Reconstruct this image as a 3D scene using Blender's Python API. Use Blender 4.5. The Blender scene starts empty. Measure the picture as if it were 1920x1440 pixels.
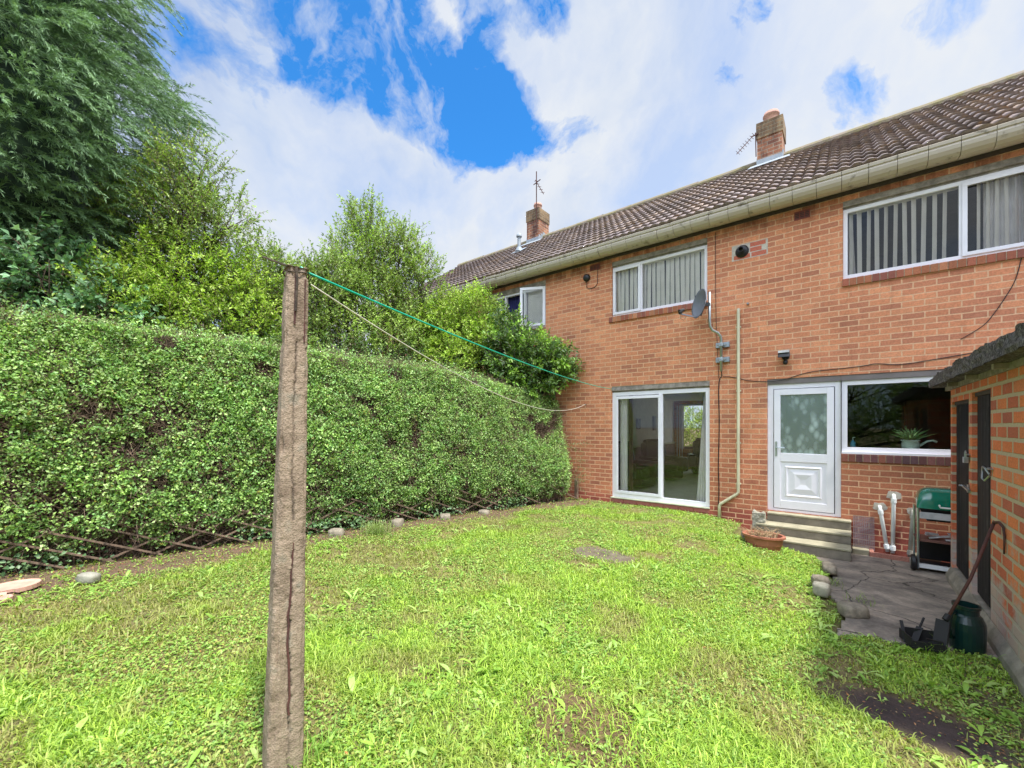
import bpy, bmesh, math, random
import numpy as np
from math import pi, radians, sin, cos
C = bpy.context.scene.collection
S = bpy.context.scene
random.seed(4); R = np.random.default_rng(11)

# ---------------------------------------------------------------- camera, light
cam_d = bpy.data.cameras.new('camera'); cam = bpy.data.objects.new('camera', cam_d); C.objects.link(cam)
cam.location = (0, 0, 1.6); cam.rotation_euler = (radians(90), 0, radians(38.6))
cam_d.sensor_width = 36; cam_d.lens = 36*783/1920; cam_d.shift_y = 78/1920
cam_d.clip_start = 0.05; cam_d.clip_end = 3000
S.camera = cam
S.render.resolution_x = 1024; S.render.resolution_y = 768
S.view_settings.view_transform = 'Standard'; S.view_settings.look = 'None'
S.view_settings.exposure = 1.04; S.view_settings.gamma = 1.0

SUN_DIR = np.array([0.78, -0.16, 1.75]); SUN_DIR /= np.linalg.norm(SUN_DIR)
sd = bpy.data.lights.new('sun', 'SUN'); sd.energy = 3.1; sd.angle = radians(5); sd.color = (1.0, 0.965, 0.9)
so = bpy.data.objects.new('sun', sd); C.objects.link(so)
import mathutils
so.rotation_euler = mathutils.Vector(SUN_DIR).to_track_quat('Z', 'Y').to_euler()

w = bpy.data.worlds.new('World'); S.world = w; w.use_nodes = True
nt = w.node_tree; nt.nodes.clear()
def N(nt, t, **k):
    n = nt.nodes.new(t)
    for a, b in k.items(): setattr(n, a, b)
    return n
def mth(nt, op, a, b=None, clamp=False):
    n = N(nt, 'ShaderNodeMath', operation=op, use_clamp=clamp)
    for i, v in enumerate((a, b)):
        if v is None: continue
        if isinstance(v, (int, float)): n.inputs[i].default_value = v
        else: nt.links.new(v, n.inputs[i])
    return n.outputs[0]
def ramp(nt, fac, stops, interp='LINEAR'):
    n = N(nt, 'ShaderNodeValToRGB'); cr = n.color_ramp; cr.interpolation = interp
    while len(cr.elements) < len(stops): cr.elements.new(0.5)
    for e, (p, c) in zip(cr.elements, stops):
        e.position = p; e.color = tuple(c)+(1,) if len(c) == 3 else c
    nt.links.new(fac, n.inputs[0]); return n.outputs[0]
def mixc(nt, fac, a, b, mode='MIX'):
    n = N(nt, 'ShaderNodeMix', data_type='RGBA', blend_type=mode)
    for i, v in ((0, fac), (6, a), (7, b)):
        if isinstance(v, (int, float)): n.inputs[i].default_value = v
        elif isinstance(v, tuple): n.inputs[i].default_value = v+(1,) if len(v) == 3 else v
        else: nt.links.new(v, n.inputs[i])
    return n.outputs[2]
def noise(nt, vec, scale, detail=4, rough=.55, dist=0.0):
    n = N(nt, 'ShaderNodeTexNoise'); n.inputs['Scale'].default_value = scale
    n.inputs['Detail'].default_value = detail; n.inputs['Roughness'].default_value = rough
    n.inputs['Distortion'].default_value = dist
    if vec is not None: nt.links.new(vec, n.inputs['Vector'])
    return n

def build_world():
    tc = N(nt, 'ShaderNodeTexCoord'); d = tc.outputs['Generated']
    sky = N(nt, 'ShaderNodeTexSky', sky_type='NISHITA'); sky.sun_disc = False
    sky.sun_elevation = math.asin(SUN_DIR[2]); sky.sun_rotation = math.atan2(SUN_DIR[0], SUN_DIR[1])
    sky.altitude = 50; sky.air_density = 1.0; sky.dust_density = .3; sky.ozone_density = 2.0
    # ragged clouds: the direction is stirred by noise, blue gaps lie in given directions
    nz = noise(nt, d, 3.0, 6, .6)
    off = N(nt, 'ShaderNodeVectorMath', operation='SUBTRACT'); nt.links.new(nz.outputs['Color'], off.inputs[0]); off.inputs[1].default_value = (.5, .5, .5)
    sc = N(nt, 'ShaderNodeVectorMath', operation='SCALE'); nt.links.new(off.outputs[0], sc.inputs[0]); sc.inputs['Scale'].default_value = .15
    ad = N(nt, 'ShaderNodeVectorMath', operation='ADD'); nt.links.new(d, ad.inputs[0]); nt.links.new(sc.outputs[0], ad.inputs[1])
    gaps = [((-.709,.272,.651),.10,.55), ((-.665,.352,.659),.10,1), ((-.632,.432,.643),.10,1), ((-.60,.37,.71),.07,1), ((-.665,.29,.69),.08,.9),
            ((-.607,.494,.623),.085,1), ((-.572,.555,.604),.085,1), ((-.52,.61,.597),.08,1.1), ((-.467,.67,.570),.05,.5), ((-.397,.732,.553),.05,.7),
            ((.023,.86,.511),.045,.55), ((-.125,.769,.627),.05,.6), ((.11,.80,.59),.05,.6), ((-.49,.545,.68),.05,1), ((-.47,.49,.73),.07,1), ((-.41,.573,.709),.06,.6), ((-.802,.186,.567),.06,.7), ((-.78,.26,.55),.05,.45),
            ((-.3,.3,.9),.2,.8), ((.5,.2,.84),.15,.8), ((.1,.62,.78),.08,.7)]
    tot = None
    for c, r, amt in gaps:
        dt = N(nt, 'ShaderNodeVectorMath', operation='DISTANCE'); nt.links.new(ad.outputs[0], dt.inputs[0]); dt.inputs[1].default_value = c
        m = N(nt, 'ShaderNodeMapRange', interpolation_type='SMOOTHSTEP'); nt.links.new(dt.outputs['Value'], m.inputs['Value'])
        m.inputs['From Min'].default_value = r*1.75; m.inputs['From Max'].default_value = r*.5
        m.inputs['To Min'].default_value = 0; m.inputs['To Max'].default_value = amt
        tot = m.outputs[0] if tot is None else mth(nt, 'MAXIMUM', tot, m.outputs[0])
    wisps = noise(nt, ad.outputs[0], 5.5, 8, .62, .6)
    wf = ramp(nt, wisps.outputs[0], [(.36, (1,1,1)), (.62, (0,0,0))])
    fine = noise(nt, ad.outputs[0], 13, 7, .6, .3)
    edge = mth(nt, 'ADD', mth(nt, 'MULTIPLY', mth(nt, 'SUBTRACT', wisps.outputs[0], .5), 2.6), mth(nt, 'MULTIPLY', mth(nt, 'SUBTRACT', fine.outputs[0], .5), 1.3))
    raw = mth(nt, 'ADD', mth(nt, 'MULTIPLY', tot, 1.15), mth(nt, 'SUBTRACT', edge, .47))
    raw = mth(nt, 'MULTIPLY', raw, 1.7, True)
    gap = mth(nt, 'MULTIPLY', raw, mth(nt, 'MULTIPLY', tot, 3.0, True), True)
    soft = noise(nt, ad.outputs[0], 2.2, 7, .6, .3)
    veil = ramp(nt, soft.outputs[0], [(.47, (0,0,0)), (.68, (.38,.38,.38))])
    gap = mth(nt, 'MAXIMUM', gap, veil)
    shade = noise(nt, ad.outputs[0], 1.9, 6, .55, .2)
    cl = ramp(nt, shade.outputs[0], [(.38, (2.2,2.75,3.95)), (.46, (3.1,3.55,4.35)), (.57, (4.0,4.2,4.5))])
    # unseen clouds above and behind the camera, boosted as added fill on the walls
    sp = N(nt, 'ShaderNodeSeparateXYZ'); nt.links.new(d, sp.inputs[0])
    bk = N(nt, 'ShaderNodeMapRange', interpolation_type='SMOOTHSTEP')
    nt.links.new(mth(nt, 'SUBTRACT', mth(nt, 'MULTIPLY', sp.outputs[1], -1.0), mth(nt, 'MULTIPLY', sp.outputs[0], -.35)), bk.inputs['Value'])
    bk.inputs['From Min'].default_value = -.15; bk.inputs['From Max'].default_value = .7
    bk.inputs['To Min'].default_value = 0.0; bk.inputs['To Max'].default_value = 4.0
    el = N(nt, 'ShaderNodeMapRange', interpolation_type='SMOOTHSTEP'); nt.links.new(sp.outputs[2], el.inputs['Value'])
    el.inputs['From Min'].default_value = .38; el.inputs['From Max'].default_value = .62
    cl = N_mulcolor(cl, mth(nt, 'ADD', 1.0, mth(nt, 'MULTIPLY', bk.outputs[0], el.outputs[0])))
    blue = mixc(nt, 1.0, sky.outputs[0], (.27, .93, 1.42), 'MULTIPLY')
    col = mixc(nt, gap, cl, blue)
    bg = N(nt, 'ShaderNodeBackground'); bg.inputs['Strength'].default_value = .1
    nt.links.new(col, bg.inputs['Color'])
    out = N(nt, 'ShaderNodeOutputWorld'); nt.links.new(bg.outputs[0], out.inputs[0])
def N_mulcolor(c, v):
    n = N(nt, 'ShaderNodeVectorMath', operation='SCALE'); nt.links.new(c, n.inputs[0]); nt.links.new(v, n.inputs['Scale']); return n.outputs[0]
build_world()

# ---------------------------------------------------------------- materials
MATS = {}
def newmat(name):
    m = bpy.data.materials.new(name); m.use_nodes = True; m.node_tree.nodes.clear()
    t = m.node_tree; o = N(t, 'ShaderNodeOutputMaterial'); b = N(t, 'ShaderNodeBsdfPrincipled')
    t.links.new(b.outputs[0], o.inputs[0]); MATS[name] = m
    return m, t, b, o
def bump(t, b, h, strength, dist=.01):
    n = N(t, 'ShaderNodeBump'); n.inputs['Strength'].default_value = strength; n.inputs['Distance'].default_value = dist
    t.links.new(h, n.inputs['Height']); t.links.new(n.outputs[0], b.inputs['Normal'])
def simple(name, col, rough=.6, metal=0, var=.15, scale=6, bmp=.0, bscale=60, col2=None, lo=.4, hi=.62, coat=0):
    m, t, b, o = newmat(name)
    tc = N(t, 'ShaderNodeTexCoord'); v = tc.outputs['Object']
    n = noise(t, v, scale, 6, .62)
    c2 = col2 or tuple(x*(1-var*2) for x in col)
    t.links.new(ramp(t, n.outputs[0], [(lo, c2), (hi, col)]), b.inputs['Base Color'])
    b.inputs['Roughness'].default_value = rough; b.inputs['Metallic'].default_value = metal
    if coat: b.inputs['Coat Weight'].default_value = coat
    if bmp:
        n2 = noise(t, v, bscale, 5, .6); bump(t, b, n2.outputs[0], bmp)
    return m
simple('upvc', (.84,.82,.87), .25, var=.03, scale=3)
simple('upvc_cream', (.66,.66,.50), .4, var=.06)
simple('pipe_white', (.86,.88,.88), .35, var=.06)
simple('pipe_grey', (.42,.41,.36), .5)
simple('pipe_cream', (.62,.58,.40), .45, var=.05)
simple('steel', (.45,.50,.52), .35, .85, var=.1, bmp=.1)
simple('dish_grey', (.19,.20,.24), .45, .1, var=.06)
simple('black_plastic', (.014,.014,.016), .4)
simple('dark_metal', (.012,.011,.012), .7, .0)
simple('rust', (.12,.045,.035), .85, .1, bmp=.4, bscale=90, col2=(.07,.03,.025))
simple('cable', (.012,.012,.014), .5)
simple('lintel', (.38,.33,.29), .9, var=.22, scale=9, bmp=.3)
simple('lintel_paint', (.21,.18,.17), .7, var=.08, scale=5)
simple('gutter', (.50,.44,.36), .85, var=.15, scale=6, bmp=.3, bscale=40, col2=(.20,.17,.13), lo=.30, hi=.42)
simple('dark_board', (.06,.045,.045), .8)
simple('lead', (.36,.40,.44), .6, .1, var=.12, bmp=.2, bscale=20)
simple('ridge', (.25,.20,.16), .9, var=.2, col2=(.22,.19,.09), bmp=.4)
simple('mortar_cap', (.30,.25,.12), .95, var=.25, scale=10, bmp=.5)
simple('clay', (.58,.33,.26), .8, var=.12)
simple('terracotta', (.42,.15,.09), .6, var=.12, scale=8, bmp=.1)
simple('pink_stone', (.62,.36,.27), .85, var=.1, scale=9, bmp=.2)
simple('stone', (.33,.28,.21), .95, var=.2, scale=12, bmp=.6, bscale=50)
simple('stone_pale', (.36,.34,.27), .95, var=.12, scale=12, bmp=.5, bscale=50)
simple('step_stone', (.26,.225,.175), .9, var=.14, scale=6, bmp=.35, bscale=60)
simple('step_top', (.38,.345,.235), .9, var=.14, scale=6, bmp=.35, bscale=60)
simple('render_grey', (.34,.30,.24), .95, var=.2, scale=5, bmp=.5, bscale=30)
simple('patch_mortar', (.62,.56,.48), .95, var=.15, scale=14, bmp=.5)
simple('rope_green', (.0,.42,.27), .45, var=.05)
simple('rope_white', (.62,.58,.47), .7, var=.05)
simple('white_pot', (.82,.84,.84), .25, var=.02)
simple('soap_blue', (.10,.35,.6), .25, var=.02)
simple('bbq_green', (.005,.19,.12), .13, var=.03, coat=.8)
simple('jug_green', (.004,.028,.026), .3, var=.1, coat=.3)
simple('bbq_shelf', (.20,.09,.07), .6)
simple('leather', (.02,.022,.024), .24, var=.1, bmp=.5, bscale=8)
simple('carpet', (.80,.80,.70), .95, var=.05, bmp=.2)
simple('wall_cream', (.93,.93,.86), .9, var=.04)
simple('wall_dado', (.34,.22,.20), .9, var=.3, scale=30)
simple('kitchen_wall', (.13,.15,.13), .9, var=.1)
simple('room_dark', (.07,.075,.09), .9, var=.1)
simple('cupboard', (.30,.17,.14), .6, var=.1)
simple('curtain', (.96,.93,.93), .9, var=.05)
simple('curtain_brown', (.10,.05,.04), .9, var=.05)
simple('curtain_blue', (.03,.035,.16), .8, var=.1)
simple('blind', (.97,.93,.86), .8, var=.03)
simple('bark', (.11,.08,.055), .95, var=.3, scale=14, bmp=.6, bscale=40)
simple('twig', (.30,.20,.14), .95, var=.3, scale=20)
simple('slat', (.24,.16,.11), .9, var=.25, scale=14, bmp=.3)
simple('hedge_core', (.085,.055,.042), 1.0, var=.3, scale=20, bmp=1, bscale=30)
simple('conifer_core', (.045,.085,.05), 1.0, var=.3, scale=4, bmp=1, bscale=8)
simple('vent_red', (.24,.06,.045), .8, var=.1)
simple('grate', (.42,.34,.36), .5, .6, var=.2)
simple('picture', (.015,.01,.02), .5)
simple('pale_card', (.6,.6,.62), .7)
simple('red_bit', (.6,.06,.03), .5)

def black_door():
    m, t, b, o = newmat('old_paint')
    tc = N(t, 'ShaderNodeTexCoord'); mp = N(t, 'ShaderNodeMapping'); mp.inputs['Scale'].default_value = (60, 60, 3.0)
    t.links.new(tc.outputs['Object'], mp.inputs[0])
    n = noise(t, mp.outputs[0], 1.0, 6, .7); n2 = noise(t, tc.outputs['Object'], 3.5, 3, .5)
    f = mth(t, 'ADD', n.outputs[0], mth(t, 'MULTIPLY', n2.outputs[0], .35))
    t.links.new(ramp(t, f, [(.62, (.006,.007,.010)), (.80, (.012,.013,.016)), (.85, (.20,.20,.17)), (.95, (.28,.27,.22))]), b.inputs['Base Color'])
    b.inputs['Roughness'].default_value = .6; b.inputs['Specular IOR Level'].default_value = .2
    bump(t, b, n.outputs[0], .4, .005)
black_door()

def brick_mat(name, bw, bh, ramp_stops, mortar, plum=None, mort=.011, bstr=.6, pale=None, seed=0.0, stain=True):
    m, t, b, o = newmat(name)
    tc = N(t, 'ShaderNodeTexCoord'); sp = N(t, 'ShaderNodeSeparateXYZ'); t.links.new(tc.outputs['Object'], sp.inputs[0])
    cb = N(t, 'ShaderNodeCombineXYZ'); t.links.new(mth(t, 'ADD', mth(t, 'ADD', sp.outputs[0], sp.outputs[1]), 40.03+seed), cb.inputs[0]); t.links.new(mth(t, 'ADD', sp.outputs[2], bh*100), cb.inputs[1])
    wob = noise(t, tc.outputs['Object'], 9, 2, .5)
    wv = N(t, 'ShaderNodeVectorMath', operation='MULTIPLY_ADD'); t.links.new(wob.outputs['Color'], wv.inputs[0]); wv.inputs[1].default_value = (.012, .010, 0); t.links.new(cb.outputs[0], wv.inputs[2])
    br = N(t, 'ShaderNodeTexBrick'); t.links.new(wv.outputs[0], br.inputs['Vector'])
    br.inputs['Color1'].default_value = (0,0,0,1); br.inputs['Color2'].default_value = (1,1,1,1); br.inputs['Mortar'].default_value = (.5,.5,.5,1)
    br.inputs['Scale'].default_value = 1; br.inputs['Mortar Size'].default_value = mort; br.inputs['Mortar Smooth'].default_value = .25
    br.inputs['Brick Width'].default_value = bw; br.inputs['Row Height'].default_value = bh; br.offset = .5; br.inputs['Bias'].default_value = 0
    bc = ramp(t, br.outputs['Color'], ramp_stops)
    grain = noise(t, tc.outputs['Object'], 55, 5, .7)
    bc = mixc(t, .55, bc, ramp(t, grain.outputs[0], [(.3, (.52,.50,.50)), (.62, (1.15,1.15,1.15))]), 'MULTIPLY')
    big = noise(t, tc.outputs['Object'], 1.1, 6, .6)
    bc = mixc(t, .6, bc, ramp(t, big.outputs[0], [(.35, (.72,.66,.64)), (.6, (1.08,1.05,1.0))]), 'MULTIPLY')
    if plum:
        nz = noise(t, tc.outputs['Object'], 2, 3)
        h = mth(t, 'ADD', sp.outputs[2], mth(t, 'MULTIPLY', nz.outputs[0], .1))
        f = N(t, 'ShaderNodeMapRange', interpolation_type='SMOOTHSTEP'); t.links.new(h, f.inputs['Value'])
        f.inputs['From Min'].default_value = plum[0]+.09; f.inputs['From Max'].default_value = plum[0]-.09
        bc = mixc(t, f.outputs[0], bc, mixc(t, 1, bc, plum[1], 'MULTIPLY'))
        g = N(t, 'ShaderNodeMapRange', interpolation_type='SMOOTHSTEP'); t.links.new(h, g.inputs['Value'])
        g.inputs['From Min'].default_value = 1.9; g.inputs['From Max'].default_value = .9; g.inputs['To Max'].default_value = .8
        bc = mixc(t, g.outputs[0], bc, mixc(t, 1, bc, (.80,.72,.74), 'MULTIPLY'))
    mc = mixc(t, .5, mortar, ramp(t, grain.outputs[0], [(.3, (.6,.6,.6)), (.65, (1.1,1.1,1.1))]), 'MULTIPLY')
    c = mixc(t, br.outputs['Fac'], bc, mc)
    if pale:
        pn = noise(t, tc.outputs['Object'], 2.6, 6, .7)
        zz = N(t, 'ShaderNodeMapRange'); t.links.new(sp.outputs[2], zz.inputs['Value'])
        zz.inputs['From Min'].default_value = .55; zz.inputs['From Max'].default_value = -.15; zz.inputs['To Max'].default_value = .38
        f = mth(t, 'ADD', pn.outputs[0], zz.outputs[0])
        c = mixc(t, ramp(t, f, [(.62, (0,0,0)), (.76, (.85,.85,.85))]), c, pale)
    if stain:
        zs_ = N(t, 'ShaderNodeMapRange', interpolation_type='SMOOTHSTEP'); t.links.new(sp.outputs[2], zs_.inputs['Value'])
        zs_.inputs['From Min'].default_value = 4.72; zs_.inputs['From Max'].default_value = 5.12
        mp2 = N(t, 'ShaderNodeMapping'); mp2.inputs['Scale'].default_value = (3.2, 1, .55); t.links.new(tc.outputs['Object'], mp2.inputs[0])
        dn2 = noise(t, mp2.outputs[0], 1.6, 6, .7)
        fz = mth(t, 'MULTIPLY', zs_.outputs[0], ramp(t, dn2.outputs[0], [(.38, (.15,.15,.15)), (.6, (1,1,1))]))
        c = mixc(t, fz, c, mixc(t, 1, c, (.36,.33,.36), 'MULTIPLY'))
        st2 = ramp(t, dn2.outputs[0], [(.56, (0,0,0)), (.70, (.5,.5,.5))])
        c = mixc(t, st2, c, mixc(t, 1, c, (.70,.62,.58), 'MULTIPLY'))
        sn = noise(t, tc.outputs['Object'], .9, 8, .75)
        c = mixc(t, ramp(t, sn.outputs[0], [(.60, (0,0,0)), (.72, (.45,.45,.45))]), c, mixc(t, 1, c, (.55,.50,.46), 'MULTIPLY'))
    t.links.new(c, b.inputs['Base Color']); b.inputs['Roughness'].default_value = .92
    hgt = mth(t, 'ADD', mth(t, 'MULTIPLY', mth(t, 'SUBTRACT', 1.0, br.outputs['Fac']), 1.0), mth(t, 'MULTIPLY', grain.outputs[0], .55))
    bump(t, b, hgt, bstr, .006)
    return m
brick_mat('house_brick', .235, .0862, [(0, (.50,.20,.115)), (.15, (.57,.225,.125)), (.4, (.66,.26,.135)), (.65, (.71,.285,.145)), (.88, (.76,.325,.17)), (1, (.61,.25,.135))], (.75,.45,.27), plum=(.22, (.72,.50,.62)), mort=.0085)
brick_mat('shed_brick', .285, .115, [(0, (.46,.13,.09)), (.15, (.60,.15,.08)), (.45, (.74,.185,.08)), (.7, (.84,.24,.085)), (1, (.74,.25,.12))], (.55,.43,.30), mort=.018, bstr=1.0, pale=(.50,.42,.38), seed=.11, stain=False)
brick_mat('chimney_brick', .235, .0862, [(0, (.30,.13,.09)), (.5, (.52,.22,.12)), (1, (.62,.30,.17))], (.50,.38,.27), seed=.05)
brick_mat('mossy_brick', .235, .0862, [(0, (.24,.16,.09)), (.5, (.33,.22,.12)), (1, (.42,.28,.15))], (.36,.30,.19), seed=.05)
m, t, b, o = newmat('soldier_brick')
tc = N(t, 'ShaderNodeTexCoord'); at = N(t, 'ShaderNodeAttribute', attribute_name='col')
gr = noise(t, tc.outputs['Object'], 60, 5, .7)
t.links.new(mixc(t, .7, at.outputs['Color'], ramp(t, gr.outputs[0], [(.3, (.5,.5,.5)), (.65, (1.15,1.15,1.15))]), 'MULTIPLY'), b.inputs['Base Color'])
b.inputs['Roughness'].default_value = .9; bump(t, b, gr.outputs[0], .6, .005)

def roof_mat():
    m, t, b, o = newmat('roof_tile')
    tc = N(t, 'ShaderNodeTexCoord'); at = N(t, 'ShaderNodeAttribute', attribute_name='col')
    n = noise(t, tc.outputs['Object'], 14, 6, .7); n2 = noise(t, tc.outputs['Object'], 1.4, 5, .65)
    base = mixc(t, 1, at.outputs['Color'], ramp(t, n.outputs[0], [(.3, (.62,.62,.62)), (.66, (1.2,1.2,1.2))]), 'MULTIPLY')
    f = mth(t, 'MULTIPLY', ramp(t, n.outputs[0], [(.5, (0,0,0)), (.62, (1,1,1))]), ramp(t, n2.outputs[0], [(.45, (.05,.05,.05)), (.62, (1,1,1))]))
    t.links.new(mixc(t, mth(t, 'MULTIPLY', f, .8), base, (.34,.19,.06)), b.inputs['Base Color'])
    b.inputs['Roughness'].default_value = .9; bump(t, b, n.outputs[0], .4, .006)
roof_mat()
def slab_mat():
    m, t, b, o = newmat('shed_roof')
    tc = N(t, 'ShaderNodeTexCoord'); n = noise(t, tc.outputs['Object'], 45, 6, .75); n2 = noise(t, tc.outputs['Object'], 6, 4, .6)
    f = mth(t, 'ADD', mth(t, 'MULTIPLY', n.outputs[0], .8), mth(t, 'MULTIPLY', n2.outputs[0], .2))
    t.links.new(ramp(t, f, [(.40, (.03,.026,.028)), (.49, (.085,.075,.077)), (.57, (.22,.20,.20)), (.66, (.42,.39,.34))]), b.inputs['Base Color'])
    b.inputs['Roughness'].default_value = .95; bump(t, b, n.outputs[0], 1.0, .02)
slab_mat()
def concrete_post():
    m, t, b, o = newmat('post_concrete')
    tc = N(t, 'ShaderNodeTexCoord'); v = tc.outputs['Object']
    n = noise(t, v, 90, 6, .75); n2 = noise(t, v, 9, 6, .65); vo = N(t, 'ShaderNodeTexVoronoi'); vo.inputs['Scale'].default_value = 130; t.links.new(v, vo.inputs['Vector'])
    at = N(t, 'ShaderNodeAttribute', attribute_name='col')
    c = ramp(t, n2.outputs[0], [(.32, (.18,.125,.085)), (.45, (.27,.20,.14)), (.56, (.34,.255,.18)), (.68, (.27,.23,.17))])
    c = mixc(t, .8, c, ramp(t, n.outputs[0], [(.34, (.6,.57,.55)), (.5, (.98,.98,.98)), (.7, (1.2,1.2,1.18))]), 'MULTIPLY')
    c = mixc(t, ramp(t, vo.outputs['Distance'], [(.12, (.7,.7,.7)), (.2, (0,0,0))]), c, (.12,.09,.07))
    c = mixc(t, 1, c, at.outputs['Color'], 'MULTIPLY')
    t.links.new(c, b.inputs['Base Color']); b.inputs['Roughness'].default_value = .95
    bump(t, b, mth(t, 'ADD', n.outputs[0], mth(t, 'ADD', n2.outputs[0], vo.outputs['Distance'])), .45, .006)
concrete_post()
def path_mat():
    m, t, b, o = newmat('path')
    tc = N(t, 'ShaderNodeTexCoord'); v = tc.outputs['Object']
    mp = N(t, 'ShaderNodeMapping'); mp.inputs['Scale'].default_value = (1.0, 1.7, 1); mp.inputs['Rotation'].default_value = (0,0,.35); t.links.new(v, mp.inputs[0])
    n = noise(t, mp.outputs[0], 2.0, 8, .7, .4); n2 = noise(t, v, 40, 5, .7)
    vo = N(t, 'ShaderNodeTexVoronoi', feature='DISTANCE_TO_EDGE'); vo.inputs['Scale'].default_value = .95
    wv = N(t, 'ShaderNodeVectorMath', operation='MULTIPLY_ADD'); t.links.new(noise(t, v, 4, 5, .6).outputs['Color'], wv.inputs[0]); wv.inputs[1].default_value = (.25,.25,0); t.links.new(v, wv.inputs[2]); t.links.new(wv.outputs[0], vo.inputs['Vector'])
    c = ramp(t, n.outputs[0], [(.3, (.10,.085,.07)), (.43, (.20,.17,.14)), (.53, (.30,.25,.20)), (.62, (.40,.33,.26)), (.7, (.55,.46,.36))])
    c = mixc(t, .6, c, ramp(t, n2.outputs[0], [(.3, (.6,.6,.6)), (.7, (1.2,1.2,1.2))]), 'MULTIPLY')
    cr = ramp(t, vo.outputs['Distance'], [(.0, (1,1,1)), (.009, (0,0,0))])
    c = mixc(t, cr, c, (.015,.013,.01))
    t.links.new(c, b.inputs['Base Color']); b.inputs['Roughness'].default_value = .7
    bump(t, b, mth(t, 'SUBTRACT', n2.outputs[0], mth(t, 'MULTIPLY', cr, 3)), .5, .008)
path_mat()
def ground_mat():
    m, t, b, o = newmat('ground')
    tc = N(t, 'ShaderNodeTexCoord'); v = tc.outputs['Object']; at = N(t, 'ShaderNodeAttribute', attribute_name='col')
    n = noise(t, v, 60, 6, .75); n2 = noise(t, v, 7, 6, .65)
    c = mixc(t, .8, at.outputs['Color'], ramp(t, n.outputs[0], [(.3, (.45,.45,.45)), (.65, (1.4,1.4,1.4))]), 'MULTIPLY')
    c = mixc(t, .6, c, ramp(t, n2.outputs[0], [(.35, (.6,.55,.5)), (.6, (1.2,1.2,1.1))]), 'MULTIPLY')
    t.links.new(c, b.inputs['Base Color']); b.inputs['Roughness'].default_value = .95; bump(t, b, n.outputs[0], .8, .02)
ground_mat()
def leaf_mat(name, rough=.45, trans=.3, spec=.4):
    m, t, b, o = newmat(name)
    at = N(t, 'ShaderNodeAttribute', attribute_name='col')
    t.links.new(at.outputs['Color'], b.inputs['Base Color']); b.inputs['Roughness'].default_value = rough
    b.inputs['Specular IOR Level'].default_value = spec
    tr = N(t, 'ShaderNodeBsdfTranslucent'); t.links.new(mixc(t, 1, at.outputs['Color'], (1.15,1.25,.7), 'MULTIPLY'), tr.inputs['Color'])
    mx = N(t, 'ShaderNodeMixShader'); mx.inputs[0].default_value = trans
    t.links.new(b.outputs[0], mx.inputs[1]); t.links.new(tr.outputs[0], mx.inputs[2]); t.links.new(mx.outputs[0], o.inputs[0])
leaf_mat('leaf'); leaf_mat('leaf_gloss', .42, .3, .4); leaf_mat('needle', .6, .2, .25); leaf_mat('grass', .5, .35, .3); leaf_mat('litter', .9, .0, .1)
def glass_mat(name, tint=(1,1,1), refl=1.0):
    m, t, b, o = newmat(name); t.nodes.remove(b)
    tr = N(t, 'ShaderNodeBsdfTransparent'); tr.inputs[0].default_value = tint+(1,)
    gl = N(t, 'ShaderNodeBsdfGlossy'); gl.inputs['Roughness'].default_value = .0; gl.inputs[0].default_value = (1,1,1,1)
    fr = N(t, 'ShaderNodeFresnel'); fr.inputs[0].default_value = 1.45
    mx = N(t, 'ShaderNodeMixShader'); t.links.new(mth(t, 'MULTIPLY', fr.outputs[0], refl), mx.inputs[0])
    t.links.new(tr.outputs[0], mx.inputs[1]); t.links.new(gl.outputs[0], mx.inputs[2]); t.links.new(mx.outputs[0], o.inputs[0])
glass_mat('glass', (.98,.985,.98), 1.0)
glass_mat('glass_kitchen', (.85,.92,.88), .9)
def frosted():
    m, t, b, o = newmat('frosted_glass'); t.nodes.remove(b)
    tc = N(t, 'ShaderNodeTexCoord'); mp = N(t, 'ShaderNodeMapping'); mp.inputs['Scale'].default_value = (1, .01, 1); t.links.new(tc.outputs['Object'], mp.inputs[0])
    vo = N(t, 'ShaderNodeTexVoronoi'); vo.inputs['Scale'].default_value = 12; vo.inputs['Randomness'].default_value = 1; 
    st = N(t, 'ShaderNodeMapping'); st.inputs['Rotation'].default_value = (0, .7, 0); st.inputs['Scale'].default_value = (1, 1, .55); t.links.new(mp.outputs[0], st.inputs[0]); t.links.new(st.outputs[0], vo.inputs['Vector'])
    n = noise(t, mp.outputs[0], 3, 3)
    leafy = mth(t, 'MULTIPLY', ramp(t, vo.outputs['Distance'], [(.2, (1,1,1)), (.6, (.1,.1,.1))]), ramp(t, n.outputs[0], [(.38, (.15,.15,.15)), (.6, (1,1,1))]))
    df = N(t, 'ShaderNodeBsdfDiffuse'); t.links.new(mixc(t, leafy, (.12,.17,.16), (.55,.68,.66)), df.inputs[0])
    gl = N(t, 'ShaderNodeBsdfGlossy'); gl.inputs['Roughness'].default_value = .22; gl.inputs[0].default_value = (.9,1,1,1)
    tr = N(t, 'ShaderNodeBsdfTransparent'); tr.inputs[0].default_value = (.7,.78,.76,1)
    bp = N(t, 'ShaderNodeBump'); bp.inputs['Strength'].default_value = 1; bp.inputs['Distance'].default_value = .03; t.links.new(vo.outputs['Color'], bp.inputs['Height']); t.links.new(bp.outputs[0], gl.inputs['Normal'])
    m1 = N(t, 'ShaderNodeMixShader'); m1.inputs[0].default_value = .28; t.links.new(df.outputs[0], m1.inputs[1]); t.links.new(gl.outputs[0], m1.inputs[2])
    m2 = N(t, 'ShaderNodeMixShader'); m2.inputs[0].default_value = .25; t.links.new(m1.outputs[0], m2.inputs[1]); t.links.new(tr.outputs[0], m2.inputs[2])
    t.links.new(m2.outputs[0], o.inputs[0])
frosted()

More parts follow.
